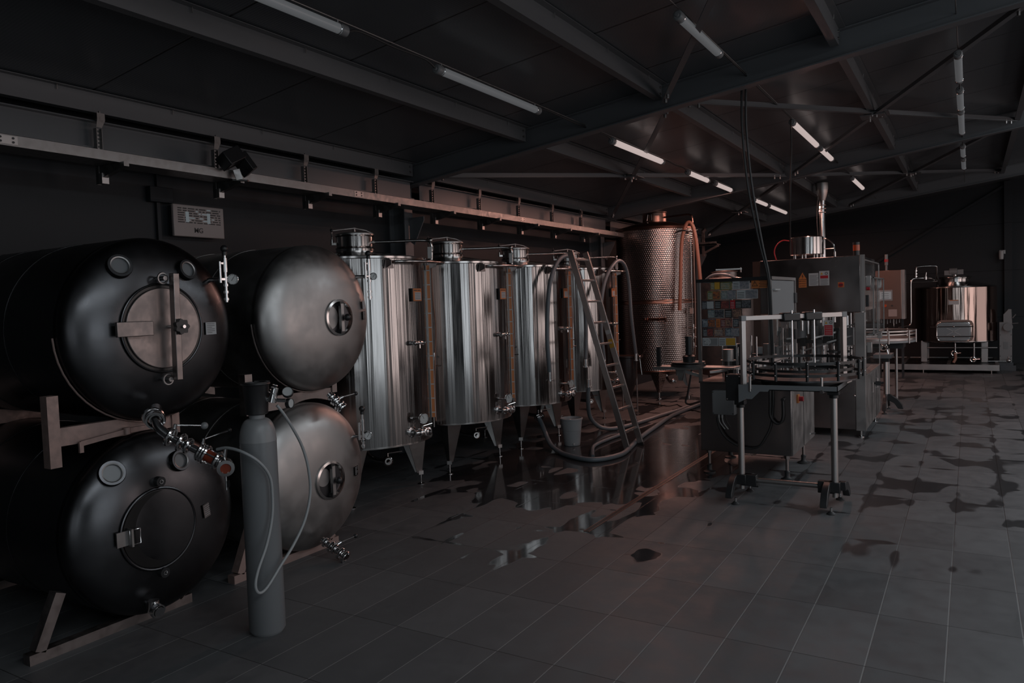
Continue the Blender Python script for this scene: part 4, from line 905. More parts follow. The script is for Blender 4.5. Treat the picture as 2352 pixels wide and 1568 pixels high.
m = M(); hose_fit(m, (-3.98, 8.28, 0.69)); m.obj('end_coupling', K['chrome'], t)
m = M(); m.tube(smooth_path([(-3.60, 8.35, 0.022), (-3.62, 8.0, 0.022), (-3.6, 7.6, 0.022), (-3.46, 7.25, 0.022), (-3.36, 7.05, 0.022)], 8), 0.02, 10)
single('floor_hose', m, K['grey_hose'], 'short dark loose hose end lying on the floor between bucket and ladder', 'hose', 'hoses on the floor')
m = M(); m.tube(smooth_path([(-4.75, 11.2, 0.008), (-4.3, 11.15, 0.008), (-3.95, 10.95, 0.008), (-3.86, 11.15, 0.008), (-3.75, 10.98, 0.008), (-3.3, 10.5, 0.008)], 8), 0.008, 8)
single('floor_cable', m, K['black_rubber'], 'thin black cable lying on the reddish wet floor below the dimpled tank', 'cable')
m = M(); m.tube(smooth_path([(-2.75, 8.5, 0.86), (-2.81, 8.5, 0.54), (-2.84, 8.5, 0.43), (-2.79, 8.48, 0.405), (-2.66, 8.3, 0.45), (-2.3, 7.4, 0.60), (-2.145, 7.2, 0.63)], 8), 0.012, 8)
single('sagging_cable', m, K['black_rubber'], 'black cable sagging beside the labelling machine, left of its cabinet', 'cable')
# small pump vessel with three-armed handle
t = thing('mixing_vessel', 'small dark copper vessel with a three-armed clamp handle beside the fourth tank', 'vessel', (-4.38, 10.45, 0))
m = M(); m.lathe([(0.0, 0.10), (0.04, 0.12), (0.13, 0.42), (0.15, 0.50), (0.15, 0.78), (0.17, 0.79), (0.17, 0.81), (0, 0.82)], (-4.38, 10.45, 0), seg=36, close=False); m.obj('body', K['black_paint'], t)
m = M(); m.box(-4.52, -4.14, 10.36, 10.50, 0.79, 0.82); m.box(-4.30, -4.25, 10.36, 10.45, 0.62, 0.79); m.obj('lid', K['copper_steel'], t, smooth=0)
m = M(); cc = Vector((-4.14, 10.36, 0.80))
for e in ((-0.07, 0, 0.11), (0.13, 0, 0.15), (0.03, 0, -0.26)): m.cyl(cc, cc+Vector(e), 0.008, seg=8)
m.sph(cc, 0.026, 12); m.obj('clamp_handle', K['steel_polished'], t)
for a in range(3):
    q = Vector((-4.38+0.14*math.cos(a*2.1+.4), 10.45+0.14*math.sin(a*2.1+.4), 0)); M().cyl(q, q+Vector((0, 0, 0.5)), 0.012, seg=8).obj('leg', K['steel_worn'], t)

# ================================================================ accumulation turntable in front
t = thing('turntable', 'round bottle-collecting turntable with black rails on a tubular stand', 'turntable', (-1.2, 6.15, 0))
CX, CY = -1.13, 6.26
for i, (x, z1, coll) in enumerate(((-1.585, 0.80, 0.055), (-0.885, 0.90, 0.03))):
    m = M(); m.cyl((x, 6.10, 0.17), (x, 6.10, z1), 0.025, seg=24); m.cyl((x, 6.10, 0.08), (x, 6.10, 0.17), 0.02, seg=16); o = m.obj('leg_tube', K['aluminium'], t)
    m = M(); m.cyl((x, 6.10, z1-0.06), (x, 6.10, z1+0.01), 0.033, seg=20); m.box(x-0.04, x+0.04, 6.06, 6.14, z1-0.035, z1); m.obj('leg_collar', K['black_plastic'], o, bevel=0.003)
    m = M(); s = 1 if i == 0 else -1
    m.box(x-0.04, x+0.04+0.0, 6.06, 6.14, 0.12, 0.20); m.box(min(x, x+s*0.12), max(x, x+s*0.12), 6.07, 6.13, 0.11, 0.20)
    for yy, e in ((5.90, -1), (6.36, 1)):
        pts = [(6.08, 0.20), (6.13, 0.19), (6.13, 0.12), (6.10, 0.11)]
        po = [(0, 0.20), (0.03, 0.20), (0.10, 0.185), (0.17, 0.14), (0.215, 0.08), (0.225, 0.045), (0.165, 0.045), (0.13, 0.09), (0.06, 0.125), (0, 0.13)] if e < 0 else [(0, 0.20), (0.05, 0.20), (0.16, 0.17), (0.24, 0.11), (0.28, 0.045), (0.22, 0.045), (0.16, 0.10), (0.08, 0.13), (0, 0.135)]
        m.prism(po, (x+0.026*e*-1*-1, 6.10, 0), (0, e, 0), (0, 0, 1), 0.05)
    o = m.obj('arched_foot', K['black_plastic'], t, bevel=0.004)
    for yy in (5.90, 6.355):
        m = M(); m.cyl((x, yy, 0.02), (x, yy, 0.05), 0.009, seg=10); m.obj('foot_screw', K['chrome'], o)
        m = M(); m.lathe([(0.032, 0), (0.032, 0.006), (0.014, 0.022), (0.0, 0.022)], (x, yy, 0), seg=20, close=True); m.obj('foot_pad', K['black_rubber'], o)
M().cyl((-1.50, 6.10, 0.158), (-0.98, 6.10, 0.158), 0.020, seg=20).obj('cross_tube', K['aluminium'], t)
m = M(); m.box(-1.50, -0.82, 5.84, 5.846, 0.915, 0.955); m.box(-1.50, -0.82, 5.84, 6.55, 0.915, 0.921); m.box(-1.50, -1.494, 5.84, 6.55, 0.915, 0.955); m.box(-0.826, -0.82, 5.84, 6.55, 0.915, 0.955)
m.prism([(0, 0), (-0.0, -0.14), (0.06, -0.11), (0.10, -0.11), (0.16, -0.05), (0.22, -0.05), (0.25, 0)], (-1.53, 5.842, 0.955), (1, 0, 0), (0, 0, 1), 0.005); m.obj('table_frame', K['grey_paint'], t, smooth=0)
m = M(); m.lathe([(0.0, 0.975), (0.405, 0.975), (0.405, 0.987), (0.0, 0.987)], (CX, CY, 0), seg=72, close=False); m.obj('disc', K['steel_dark'], t)
m = M(); m.lathe([(0.10, 0.93), (0.32, 0.93), (0.32, 0.975)], (CX, CY, 0), seg=40); m.obj('drive_ring', K['black_plastic'], t)
for z0, Rr in ((1.105, 0.42), (1.015, 0.42)):
    m = M(); m.lathe([(Rr, z0), (Rr+0.006, z0), (Rr+0.006, z0+0.022), (Rr, z0+0.022), (Rr, z0)], (CX, CY, 0), seg=96, close=False); m.obj('guide_rail', K['black_plastic'], t)
m = M(); m.lathe([(0.36, 1.045), (0.366, 1.045), (0.366, 1.065), (0.36, 1.065), (0.36, 1.045)], (CX, CY, 0), seg=96, close=False, a0=-1.2, a1=2.6); m.obj('inner_rail', K['black_plastic'], t)
for i in range(12):
    a = -2.9+i*2*PI/12; p = Vector((CX+0.435*math.cos(a), CY+0.435*math.sin(a), 0)); m = M(); m.cyl(p+Vector((0, 0, 0.985)), p+Vector((0, 0, 1.135)), 0.011, seg=10); o = m.obj('rail_post', K['black_plastic'], t)
    for z in (1.027, 1.117): M().sph((CX+0.446*math.cos(a), CY+0.446*math.sin(a), z), 0.006, 8).obj('rail_bolt', K['chrome'], o)
m = M(); m.cyl((-1.44, 5.835, 0.905), (-1.44, 5.835, 1.02), 0.010, seg=12); m.cyl((-0.93, 5.85, 0.905), (-0.93, 5.85, 1.02), 0.010, seg=12); m.obj('support_pin', K['aluminium'], t)
for x0, x1 in ((-1.44, -1.34), (-0.93, -0.80)):
    m = M(); m.cyl((x0, 5.83, 0.915), (x1, 6.35, 0.945), 0.013, seg=12); m.obj('slide_bar', K['aluminium'], t)
m = M(); m.box(-1.655, -1.535, 5.93, 6.05, 0.815, 1.02); m.obj('gearbox', K['black_plastic'], t, bevel=0.006)
o = t.children[-1]
for xx in (-1.643, -1.547):
    for zz in (0.828, 1.007): M().sph((xx, 5.929, zz), 0.006, 8).obj('cover_bolt', K['chrome'], o)
# guard frame over the table
pL = Vector((-1.505, 5.90, 1.02)); pR = Vector((-0.865, 6.50, 0.96)); up = Vector((0, 0, 1))
dirx = Vector((pR.x-pL.x, pR.y-pL.y, 0)).normalized(); ang = math.atan2(dirx.y, dirx.x); RZ = Matrix.Rotation(ang, 3, 'Z')
m = M(); m.bar((pL.x, pL.y, 0.95), (pL.x, pL.y, 1.445), 0.035, 0.035, dirx); m.bar((pR.x, pR.y, 0.95), (pR.x, pR.y, 1.445), 0.035, 0.035, dirx); m.bar((pL.x, pL.y, 1.462), (pR.x, pR.y, 1.462), 0.035, 0.035); o = m.obj('guard_frame', K['aluminium'], t, bevel=0.002)
for p in (pL, pR): M().cbox((p.x, p.y, 1.462), 0.042, 0.042, 0.042, RZ).obj('corner_joint', K['grey_light'], o, bevel=0.003)
for f in (0.46, 0.68):
    p = Vector((pL.x, pL.y, 1.462)).lerp(Vector((pR.x, pR.y, 1.462)), f); M().cbox(p+Vector((0.0, 0, -0.004)), 0.15, 0.075, 0.07, RZ).obj('clamp_block', K['black_plastic'], o, bevel=0.012)
    q = p+Vector((0.02, -0.02, 0)); M().cyl((q.x, q.y, 1.06), (q.x, q.y, 1.51), 0.008, seg=12).obj('guide_rod', K['chrome'], o)

# ================================================================ labelling machine
t = thing('labelling_machine', 'labelling machine with sticker-covered glass guard above a steel cabinet', 'labelling machine', (-1.75, 7.3, 0))
m = M(); m.box(-2.135, -1.33, 6.80, 7.87, 0.225, 0.85); m.obj('cabinet', K['machine_steel'], t, bevel=0.004); o = t.children[-1]
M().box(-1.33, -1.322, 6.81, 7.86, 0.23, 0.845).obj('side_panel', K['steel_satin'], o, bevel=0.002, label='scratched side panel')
M().box(-1.322, -1.319, 7.30, 7.306, 0.235, 0.84).obj('panel_seam', K['ink'], o, smooth=0)
M().cbox((-1.315, 7.02, 0.705), 0.02, 0.06, 0.075).obj('switch_plate', K['orange'], o, bevel=0.003)
M().cyl((-1.305, 7.02, 0.705), (-1.27, 7.02, 0.705), 0.022, seg=18).obj('switch_knob', K['red'], o)
m = M(); m.torus((-1.325, 7.62, 0.80), (1, 0, 0), 0.022, 0.004, 20, 6); m.torus((-1.325, 7.62, 0.74), (1, 0, 0), 0.03, 0.004, 20, 6); m.obj('cable_loop', K['chrome'], o)
M().bar((-1.32, 7.62, 0.29), (-1.31, 7.80, 0.27), 0.012, 0.012).obj('door_handle', K['chrome'], o)
M().box(-2.0, -1.80, 6.72, 6.80, 0.575, 0.79).obj('terminal_box', K['grey_light'], t, bevel=0.005); o2 = t.children[-1]
for xx in (-1.99, -1.815):
    for zz in (0.587, 0.778): M().cyl((xx, 6.722, zz), (xx, 6.717, zz), 0.005, seg=8).obj('box_screw', K['ink'], o2)
for k, xx in enumerate((-1.95, -1.92)):
    m = M(); m.cyl((xx, 6.75, 0.575), (xx, 6.75, 0.545), 0.009, seg=10); m.tube(smooth_path([(xx, 6.75, 0.55), (xx+0.01, 6.75, 0.5), (xx+0.05, 6.76, 0.44)], 6), 0.005, 6); m.obj('cable_gland', K['dial_face'], o2)
m = M(); m.tube(smooth_path([(-1.97, 6.76, 0.55), (-1.95, 6.76, 0.45), (-1.88, 6.76, 0.35), (-1.75, 6.76, 0.285), (-1.62, 6.77, 0.29), (-1.55, 6.77, 0.38), (-1.50, 6.78, 0.5), (-1.48, 6.78, 0.7), (-1.48, 6.78, 0.85)], 8), 0.009, 8); m.obj('front_cable', K['black_rubber'], t)
m = M(); m.tube(smooth_path([(-1.50, 6.76, 0.9), (-1.50, 6.76, 0.7), (-1.50, 6.76, 0.58), (-1.46, 6.765, 0.52), (-1.42, 6.77, 0.52), (-1.395, 6.77, 0.58), (-1.395, 6.77, 0.72)], 8), 0.012, 8); m.cyl((-1.395, 6.80, 0.725), (-1.395, 6.75, 0.725), 0.014, seg=12); m.obj('looped_cable', K['black_rubber'], t)
for x, y in ((-2.09, 6.90), (-1.385, 6.86), (-1.385, 7.62), (-2.09, 7.62)):
    m = M(); m.cyl((x, y, 0.06), (x, y, 0.225), 0.014, seg=12); m.cyl((x, y, 0.19), (x, y, 0.225), 0.026, seg=6); o = m.obj('foot', K['steel_worn'], t)
    m = M(); m.lathe([(0.055, 0), (0.055, 0.012), (0.03, 0.022), (0.022, 0.035), (0.024, 0.075), (0.014, 0.085)], (x, y, 0), seg=24); m.obj('foot_pad', K['black_rubber'], o)
M().box(-2.14, -1.33, 6.79, 7.88, 0.85, 0.865).obj('table_plate', K['machine_steel'], t, smooth=0)
# enclosure frame
E0, E1, F0, F1, G0, G1 = -2.13, -1.50, 6.82, 7.90, 0.865, 1.80
for x, y in ((E0, F0), (E1, F0), (E0, F1), (E1, F1)): M().box(x-0.014, x+0.014, y-0.014, y+0.014, G0, G1).obj('frame_post', K['aluminium'], t, smooth=0)
m = M(); m.box(E0-0.02, E1+0.02, F0-0.02, F0+0.012, G1-0.03, G1); m.box(E0-0.02, E0+0.01, F0, F1, G1-0.03, G1); m.box(E0, E1, F1-0.01, F1+0.02, G1-0.03, G1); m.obj('top_frame', K['black_plastic'], t, smooth=0)
m = M(); m.box(E1-0.012, E1+0.012, F0+0.01, F1, G1-0.028, G1); m.obj('side_rail', K['aluminium'], t, smooth=0)
m = M(); m.box(E0+0.014, E1-0.014, F0-0.003, F0+0.003, 0.99, G1-0.03); g = m.obj('front_pane', K['glass'], t, smooth=0)
m = M(); m.box(E1-0.003, E1+0.003, F0+0.014, F1-0.014, 1.03, G1-0.03); g2 = m.obj('side_door', K['glass'], t, smooth=0)
M().box(E1+0.003, E1+0.006, F0+0.06, F1-0.05, 1.46, G1-0.035).obj('door_cover', K['grey_light'], g2, smooth=0)
M().box(E1+0.006, E1+0.03, F0+0.10, F0+0.30, 1.675, 1.69).obj('door_handle', K['dial_face'], g2, bevel=0.003)
for zz in (1.60, 1.24): M().box(E1+0.003, E1+0.02, F1-0.06, F1+0.04, zz-0.05, zz+0.05).obj('hinge', K['black_plastic'], g2, bevel=0.003)
m = M(); m.box(E1+0.003, E1+0.008, F0+0.02, F0+0.04, 1.03, G1-0.03); m.box(E1+0.003, E1+0.008, F0+0.02, F1-0.02, 1.03, 1.045); m.obj('door_edge', K['aluminium'], g2, smooth=0)
# stickers on the front pane: (x0, x1, z0, z1, ground, picture, band)
ST = [(-2.02, -1.93, 1.70, 1.775, 'art_green', 'yellow'), (-1.935, -1.825, 1.695, 1.775, 'art_green', None), (-1.82, -1.67, 1.695, 1.775, 'paper', 'art_grey'),
      (-2.05, -1.93, 1.61, 1.69, 'art_green', 'art_orange'), (-1.925, -1.79, 1.61, 1.69, 'art_teal', 'art_grey'), (-1.785, -1.60, 1.61, 1.69, 'paper', 'art_grey'),
      (-2.105, -1.99, 1.525, 1.60, 'art_dark', 'paper'), (-1.985, -1.85, 1.525, 1.60, 'ink', 'art_rose'), (-1.845, -1.80, 1.525, 1.60, 'red', None), (-1.80, -1.66, 1.525, 1.60, 'ink', 'art_dark'),
      (-2.05, -1.90, 1.445, 1.52, 'art_teal', 'art_dark'), (-1.895, -1.74, 1.445, 1.52, 'ink', 'art_sand'),
      (-2.105, -1.98, 1.36, 1.435, 'art_blue', 'art_orange'), (-1.975, -1.94, 1.36, 1.435, 'orange', None), (-1.935, -1.83, 1.36, 1.435, 'art_rose', 'art_sand'), (-1.825, -1.77, 1.36, 1.435, 'art_dark', None),
      (-2.10, -2.0, 1.275, 1.35, 'art_dark', 'art_rose'), (-1.995, -1.90, 1.275, 1.35, 'art_sand', None), (-1.895, -1.77, 1.275, 1.35, 'art_blue', 'art_grey'),
      (-2.105, -1.96, 1.19, 1.265, 'paper', 'grey_light'), (-1.955, -1.80, 1.19, 1.265, 'paper', 'yellow')]
for i, (x0, x1, z0, z1, g0_, pic) in enumerate(ST):
    m = M(); m.box(x0, x1, F0-0.0045, F0-0.003, z0, z1)
    if pic: m.slot(1).box(x0+(x1-x0)*0.42, x1-0.006, F0-0.0052, F0-0.0045, z0+0.005, z1-0.005)
    m.slot(2)
    for k in range(4): m.box(x0+0.006, x0+(x1-x0)*(0.36 if pic else 0.8), F0-0.0052, F0-0.0045, z0+0.012+0.014*k, z0+0.016+0.014*k)
    m.obj('sticker', [K[g0_], K[pic or g0_], K['ink' if g0_ in ('paper', 'orange', 'yellow') else 'paper']], g, smooth=0)
text('20', 0.062, (-2.06, F0-0.006, 1.228), (1, 0, 0), (0, 0, 1), K['dial_face'], g, depth=0.0005, bold=0.003)
m = M(); m.box(-1.655, -1.505, F0-0.0045, F0-0.003, 1.70, 1.78); o = m.obj('warning_label', K['orange'], g, smooth=0)
def tri_sign(m, x, y, z, s, th=0.0006): m.prism([(-s, -s*0.85), (s, -s*0.85), (0, s*0.95)], (x, y, z), (1, 0, 0), (0, 0, 1), th)
m = M(); tri_sign(m, -1.625, F0-0.0045, 1.74, 0.027); m.obj('warning_triangle', K['ink'], g, smooth=0)
m = M(); tri_sign(m, -1.625, F0-0.0053, 1.738, 0.019); m.obj('triangle_field', K['orange'], g, smooth=0)
text('!', 0.035, (-1.625, F0-0.0066, 1.737), (1, 0, 0), (0, 0, 1), K['ink'], g, depth=0.0003)
m = M()
for k in range(5): m.box(-1.59+0.008*(k % 2), -1.515, F0-0.0055, F0-0.0045, 1.712+0.013*k, 1.717+0.013*k)
m.obj('print_lines', K['ink'], g, smooth=0)
# insides
rs = random.Random(11)
for i, (x, y, w_, h) in enumerate(((-1.98, 7.2, 0.05, 0.20), (-1.90, 7.05, 0.05, 0.09), (-1.72, 7.3, 0.10, 0.22), (-1.62, 7.5, 0.08, 0.28), (-1.78, 7.6, 0.12, 0.16), (-2.0, 7.55, 0.14, 0.3))):
    M().box(x-w_/2, x+w_/2, y-0.05, y+0.05, 0.865, 0.865+h).obj('drive_unit', K['black_plastic' if i != 4 else 'steel_satin'], t, bevel=0.004)
for i in range(9):
    x = -2.05+0.062*i; y = 7.0+rs.random()*0.6; h = 0.12+rs.random()*0.34
    M().cyl((x, y, 0.865), (x, y, 0.865+h), 0.007, seg=8).obj('guide_rod', K['chrome'], t)
for x, y, z in ((-1.95, 7.1, 1.04), (-1.70, 7.15, 0.97), (-1.62, 7.3, 1.08)):
    m = M(); m.cyl((x, y, z), (x, y, z+0.10), 0.05, seg=28); m.cyl((x, y, z-0.01), (x, y, z), 0.07, seg=28); m.cyl((x, y, 0.865), (x, y, z), 0.012, seg=8); m.obj('label_roll', K['steel_satin'], t)
for i in range(3):
    m = M(); m.bar((-2.1+0.2*i, 7.0, 0.93+0.04*i), (-1.6+0.05*i, 7.35+0.1*i, 0.98+0.03*i), 0.014, 0.022); m.obj('guide_rail', K['aluminium'], t, smooth=0)
M().cbox((-1.70, 7.30, 1.10), 0.045, 0.02, 0.10).obj('sensor_bracket', K['paper'], t, smooth=0)
# side plate with reel, left of the guard
m = M(); m.box(-2.56, -1.80, 6.74, 6.96, 0.985, 0.998); m.box(-2.56, -2.10, 6.735, 6.74, 0.975, 1.0); m.obj('side_plate', K['steel_satin'], t, smooth=0)
m = M(); m.cyl((-2.26, 6.86, 0.998), (-2.26, 6.86, 1.022), 0.16, seg=40); m.cyl((-2.26, 6.86, 1.03), (-2.26, 6.86, 1.04), 0.155, seg=40); m.obj('reel_disc', K['black_plastic'], t)
m = M(); m.lathe([(0.055, 1.04), (0.055, 1.05), (0.06, 1.09), (0.045, 1.10), (0.032, 1.105), (0.032, 1.28)], (-2.25, 6.86, 0), seg=20); m.obj('reel_spindle', K['black_plastic'], t)
m = M(); m.box(-2.555, -2.52, 6.82, 6.86, 0.998, 1.18); m.obj('reel_stop', K['black_plastic'], t, smooth=0)
m = M(); m.cyl((-2.36, 6.84, 0.985), (-2.36, 6.84, 0.91), 0.018, 0.012, 12); m.prism([(0, 0), (0.08, 0), (0.055, -0.12), (0.02, -0.12)], (-2.36, 6.83, 0.985), (1, 0, 0), (0, 0, 1), 0.02); m.bar((-2.36, 6.85, 0.97), (-2.13, 6.88, 0.90), 0.02, 0.03); m.obj('plate_bracket', K['steel_satin'], t, smooth=0)

# ================================================================ filling machine
t = thing('filling_machine', 'large steel filling machine with warning signs, orange beacon and glass guards', 'filling machine', (-1.6, 10, 0))
m = M(); m.box(-2.13, -1.045, 9.20, 10.75, 1.415, 2.045); o = m.obj('upper_housing', K['machine_steel'], t, bevel=0.006)
M().box(-2.22, -2.135, 9.22, 10.7, 0.10, 2.04).obj('left_post', K['copper_steel'], t, smooth=0)
M().box(-1.105, -1.002, 9.20, 9.30, 0.075, 1.41).obj('corner_post', K['steel_satin'], t, bevel=0.003)
m = M(); m.box(-2.13, -1.107, 9.215, 10.75, 0.085, 0.66); m.obj('base_cabinet', K['machine_steel'], t, bevel=0.004); bc = t.children[-1]
M().box(-1.107, -1.002, 9.30, 10.80, 0.085, 0.685).obj('side_cabinet', K['steel_satin'], t, bevel=0.003); sc_ = t.children[-1]
for y in (9.8, 10.3): M().box(-1.004, -0.999, y, y+0.006, 0.10, 0.67).obj('door_seam', K['ink'], sc_, smooth=0)
for y in (9.75, 10.25):
    m = M(); m.tube([(-1.0, y, 0.45), (-0.98, y, 0.45), (-0.98, y, 0.57), (-1.0, y, 0.57)], 0.005, 6); m.obj('door_handle', K['chrome'], sc_)
M().sph((-1.115, 9.21, 0.47), 0.012, 8).obj('lock_knob', K['chrome'], bc)
for x, y in ((-1.06, 9.26), (-1.03, 10.42), (-2.0, 9.3), (-2.0, 10.5)):
    m = M(); m.cyl((x, y, 0.01), (x, y, 0.09), 0.012, seg=12); m.lathe([(0.034, 0), (0.034, 0.008), (0.012, 0.016)], (x, y, 0), seg=18); m.obj('foot', K['chrome'], t)
# housing edge, signs
m = M(); m.box(-1.045, -1.0, 9.195, 9.24, 1.415, 2.05); m.box(-1.03, -1.015, 9.19, 9.2, 1.44, 2.03); m.obj('edge_profile', K['aluminium'], t, smooth=0)
FY = 9.199
def sign(x0, x1, z0, z1, mt, parent=o, name='sign', y=FY): return M().box(x0, x1, y-0.003, y, z0, z1).obj(name, K[mt], parent, smooth=0)
sign(-1.695, -1.61, 1.71, 1.80, 'orange', name='voltage_sign')
for i, s in enumerate(('400 VOLT', '230 VOLT', '24 VOLT')): text(s, 0.019, (-1.6525, FY-0.004, 1.783-0.027*i), (1, 0, 0), (0, 0, 1), K['ink'], o, depth=0.0005)
m = M(); tri_sign(m, -1.6525, FY, 1.845, 0.052, 0.003); m.obj('hazard_triangle', K['ink'], o, smooth=0)
m = M(); tri_sign(m, -1.6525, FY-0.003, 1.842, 0.043, 0.001); m.obj('triangle_field', K['orange'], o, smooth=0)
m = M(); m.prism([(0.004, 0.033), (-0.010, 0.0), (0.001, 0.0), (-0.004, -0.030), (0.012, 0.006), (0.002, 0.006)], (-1.6525, FY-0.004, 1.838), (1, 0, 0), (0, 0, 1), 0.001); m.obj('lightning_bolt', K['ink'], o, smooth=0)
sign(-1.585, -1.48, 1.725, 1.87, 'paper', name='notice')
sign(-1.472, -1.365, 1.725, 1.89, 'paper', name='notice')
m = M(); m.box(-1.46, -1.377, FY-0.0045, FY-0.003, 1.805, 1.838); m.obj('red_panel', K['red'], o, smooth=0)
m = M()
for k in range(8): m.box(-1.575, -1.50+0.01*(k % 3), FY-0.0042, FY-0.003, 1.738+0.015*k, 1.741+0.015*k)
for k in range(5): m.box(-1.46, -1.385+0.008*(k % 2), FY-0.0042, FY-0.003, 1.733+0.014*k, 1.736+0.014*k)
m.obj('printed_lines', K['ink'], o, smooth=0)
m = M(); tri_sign(m, -1.445, FY-0.003, 1.862, 0.015, 0.001); m.obj('warning_triangle', K['yellow'], o, smooth=0)
m = M(); m.torus((-1.395, FY-0.0035, 1.862), (0, 1, 0), 0.013, 0.0025, 20, 4); m.obj('prohibition_ring', K['ink'], o)
sign(-1.275, -1.21, 1.695, 1.755, 'orange', name='main_switch')
m = M(); m.cyl((-1.2425, FY-0.003, 1.725), (-1.2425, FY-0.012, 1.725), 0.024, seg=24); m.obj('switch_dial', K['red'], o)
M().box(-1.262, -1.223, FY-0.02, FY-0.012, 1.721, 1.729).obj('switch_grip', K['ink'], o, smooth=0)
# sign hanging in the front opening
sign(-1.44, -1.335, 1.145, 1.325, 'paper', t, 'hanging_sign', 9.25); sign(-1.43, -1.345, 1.155, 1.27, 'red', t, 'sign_field', 9.2465)
m = M()
for k in range(5): m.box(-1.422, -1.354, 9.2425, 9.2435, 1.168+0.02*k, 1.172+0.02*k)
m.obj('printed_lines', K['paper'], t, smooth=0)
m = M(); tri_sign(m, -1.412, 9.2469, 1.298, 0.015, 0.001); m.obj('warning_triangle', K['yellow'], t, smooth=0)
m = M(); m.torus((-1.362, 9.2465, 1.298), (0, 1, 0), 0.013, 0.0025, 20, 4); m.obj('prohibition_ring', K['ink'], t)
M().box(-2.12, -1.11, 9.255, 9.262, 0.68, 1.41).obj('front_glass', K['glass'], t, smooth=0)
# carousel
CC = (-1.60, 9.85)
m = M(); m.cyl((CC[0], CC[1], 0.66), (CC[0], CC[1], 1.415), 0.12, seg=30); m.obj('central_column', K['steel_brushed'], t)
m = M(); m.cyl((CC[0], CC[1], 1.05), (CC[0], CC[1], 1.09), 0.40, seg=48); m.cyl((CC[0], CC[1], 0.74), (CC[0], CC[1], 0.76), 0.42, seg=48); m.obj('carousel_plate', K['black_plastic'], t)
for i in range(20):
    a = i*2*PI/20; x = CC[0]+0.37*math.cos(a); y = CC[1]+0.37*math.sin(a)
    m = M(); m.cyl((x, y, 0.88), (x, y, 1.05), 0.016, seg=10); m.cyl((x, y, 1.09), (x, y, 1.22), 0.022, seg=12); m.cyl((x, y, 1.22), (x, y, 1.36), 0.009, seg=8); m.cyl((x, y, 0.76), (x, y, 0.80), 0.03, seg=12); m.cyl((x, y, 0.80), (x, y, 0.84), 0.008, seg=8)
    m.obj('filling_valve', K['chrome'], t)
for i, (x, y, rr) in enumerate(((-1.95, 9.38, 0.12), (-1.30, 9.38, 0.13), (-1.25, 9.9, 0.10))):
    pts = []
    for k in range(48):
        a = 2*PI*k/48; q = rr*(1-0.18*max(0, math.cos(8*a))); pts.append((q*math.cos(a), q*math.sin(a)))
    m = M(); m.prism(pts, (x, y, 0.84), (1, 0, 0), (0, 1, 0), 0.02); m.prism(pts, (x, y, 0.95), (1, 0, 0), (0, 1, 0), 0.02); m.cyl((x, y, 0.66), (x, y, 1.2), 0.022, seg=12); m.obj('star_wheel', K['black_plastic'], t)
rs = random.Random(5)
for i in range(44):
    x = -2.08+rs.random()*0.95; y = 9.32+rs.random()*0.3; h = 0.10+rs.random()*0.24; z = 0.66 if i % 3 else 1.415-h-0.02
    M().cyl((x, y, z), (x, y, z+h), 0.006+rs.random()*0.012, seg=10).obj('chrome_pin', K['chrome'], t)
for i in range(9):
    x = -2.05+rs.random()*0.8; z = 0.80+rs.random()*0.45
    m = M(); m.bar((x, 9.30+rs.random()*.1, z), (x+0.22+rs.random()*0.1, 9.32+rs.random()*0.2, z+rs.random()*0.10), 0.010, 0.018); m.obj('guide_rail', K['aluminium' if i % 2 else 'steel_satin'], t, smooth=0)
for i in range(7):
    x = -2.0+i*0.13; M().box(x, x+0.05+rs.random()*0.03, 9.45, 9.55, 1.0+rs.random()*0.1, 1.18+rs.random()*0.08).obj('actuator_block', K['black_plastic' if i % 3 else 'grey_light'], t, bevel=0.004)
m = M(); m.cyl((-1.72, 9.42, 1.12), (-1.72, 9.42, 1.40), 0.065, seg=24); m.obj('capping_motor', K['grey_paint'], t)
for i in range(4):
    m = M(); m.tube(smooth_path([(-1.80-0.03*i, 9.36, 1.38), (-1.86-0.02*i, 9.34, 1.30), (-1.93, 9.36, 1.18-0.02*i), (-2.02, 9.4, 1.05)], 6), 0.010, 8); m.obj('air_tube', K['beige_metal'], t)
# side guards
m = M()
for a in ((-1.012, -1.0, 9.30, 10.80, 1.985, 2.0), (-1.012, -1.0, 10.785, 10.80, 0.685, 2.0), (-1.012, -1.0, 9.30, 10.80, 0.685, 0.70), (-1.012, -1.0, 9.30, 10.8, 1.80, 1.81)): m.box(*a)
m.obj('guard_frame', K['aluminium'], t, smooth=0)
M().box(-1.008, -1.004, 9.30, 10.79, 0.70, 1.985).obj('side_glass', K['glass'], t, smooth=0)
m = M(); d0, d1, e0_, e1_ = 9.42, 10.62, 1.14, 1.80
for a in ((-1.0, -0.93, d0, d1, e1_-0.012, e1_), (-1.0, -0.93, d0, d1, e0_, e0_+0.012), (-0.942, -0.93, d0, d0+0.02, e0_, e1_), (-0.942, -0.93, d1-0.02, d1, e0_, e1_), (-0.942, -0.93, 9.85, 9.865, e0_, e1_)): m.box(*a)
m.obj('bay_window_frame', K['steel_satin'], t, smooth=0)
M().box(-0.938, -0.934, d0+0.02, d1-0.02, e0_+0.012, e1_-0.012).obj('bay_window_pane', K['glass'], t, smooth=0)
for yy, zz in ((9.45, 1.76), (10.6, 1.74), (10.62, 1.10), (9.48, 1.0)): M().cbox((-0.985, yy, zz), 0.05, 0.07, 0.12).obj('hinge', K['aluminium'], t, bevel=0.003)
M().cyl((-1.0, 9.36, 1.67), (-0.965, 9.36, 1.67), 0.018, seg=14).obj('stop_button', K['red'], t)
M().box(-1.002, -0.97, 9.28, 9.34, 1.47, 1.60).obj('control_pad', K['black_plastic'], t, bevel=0.003)
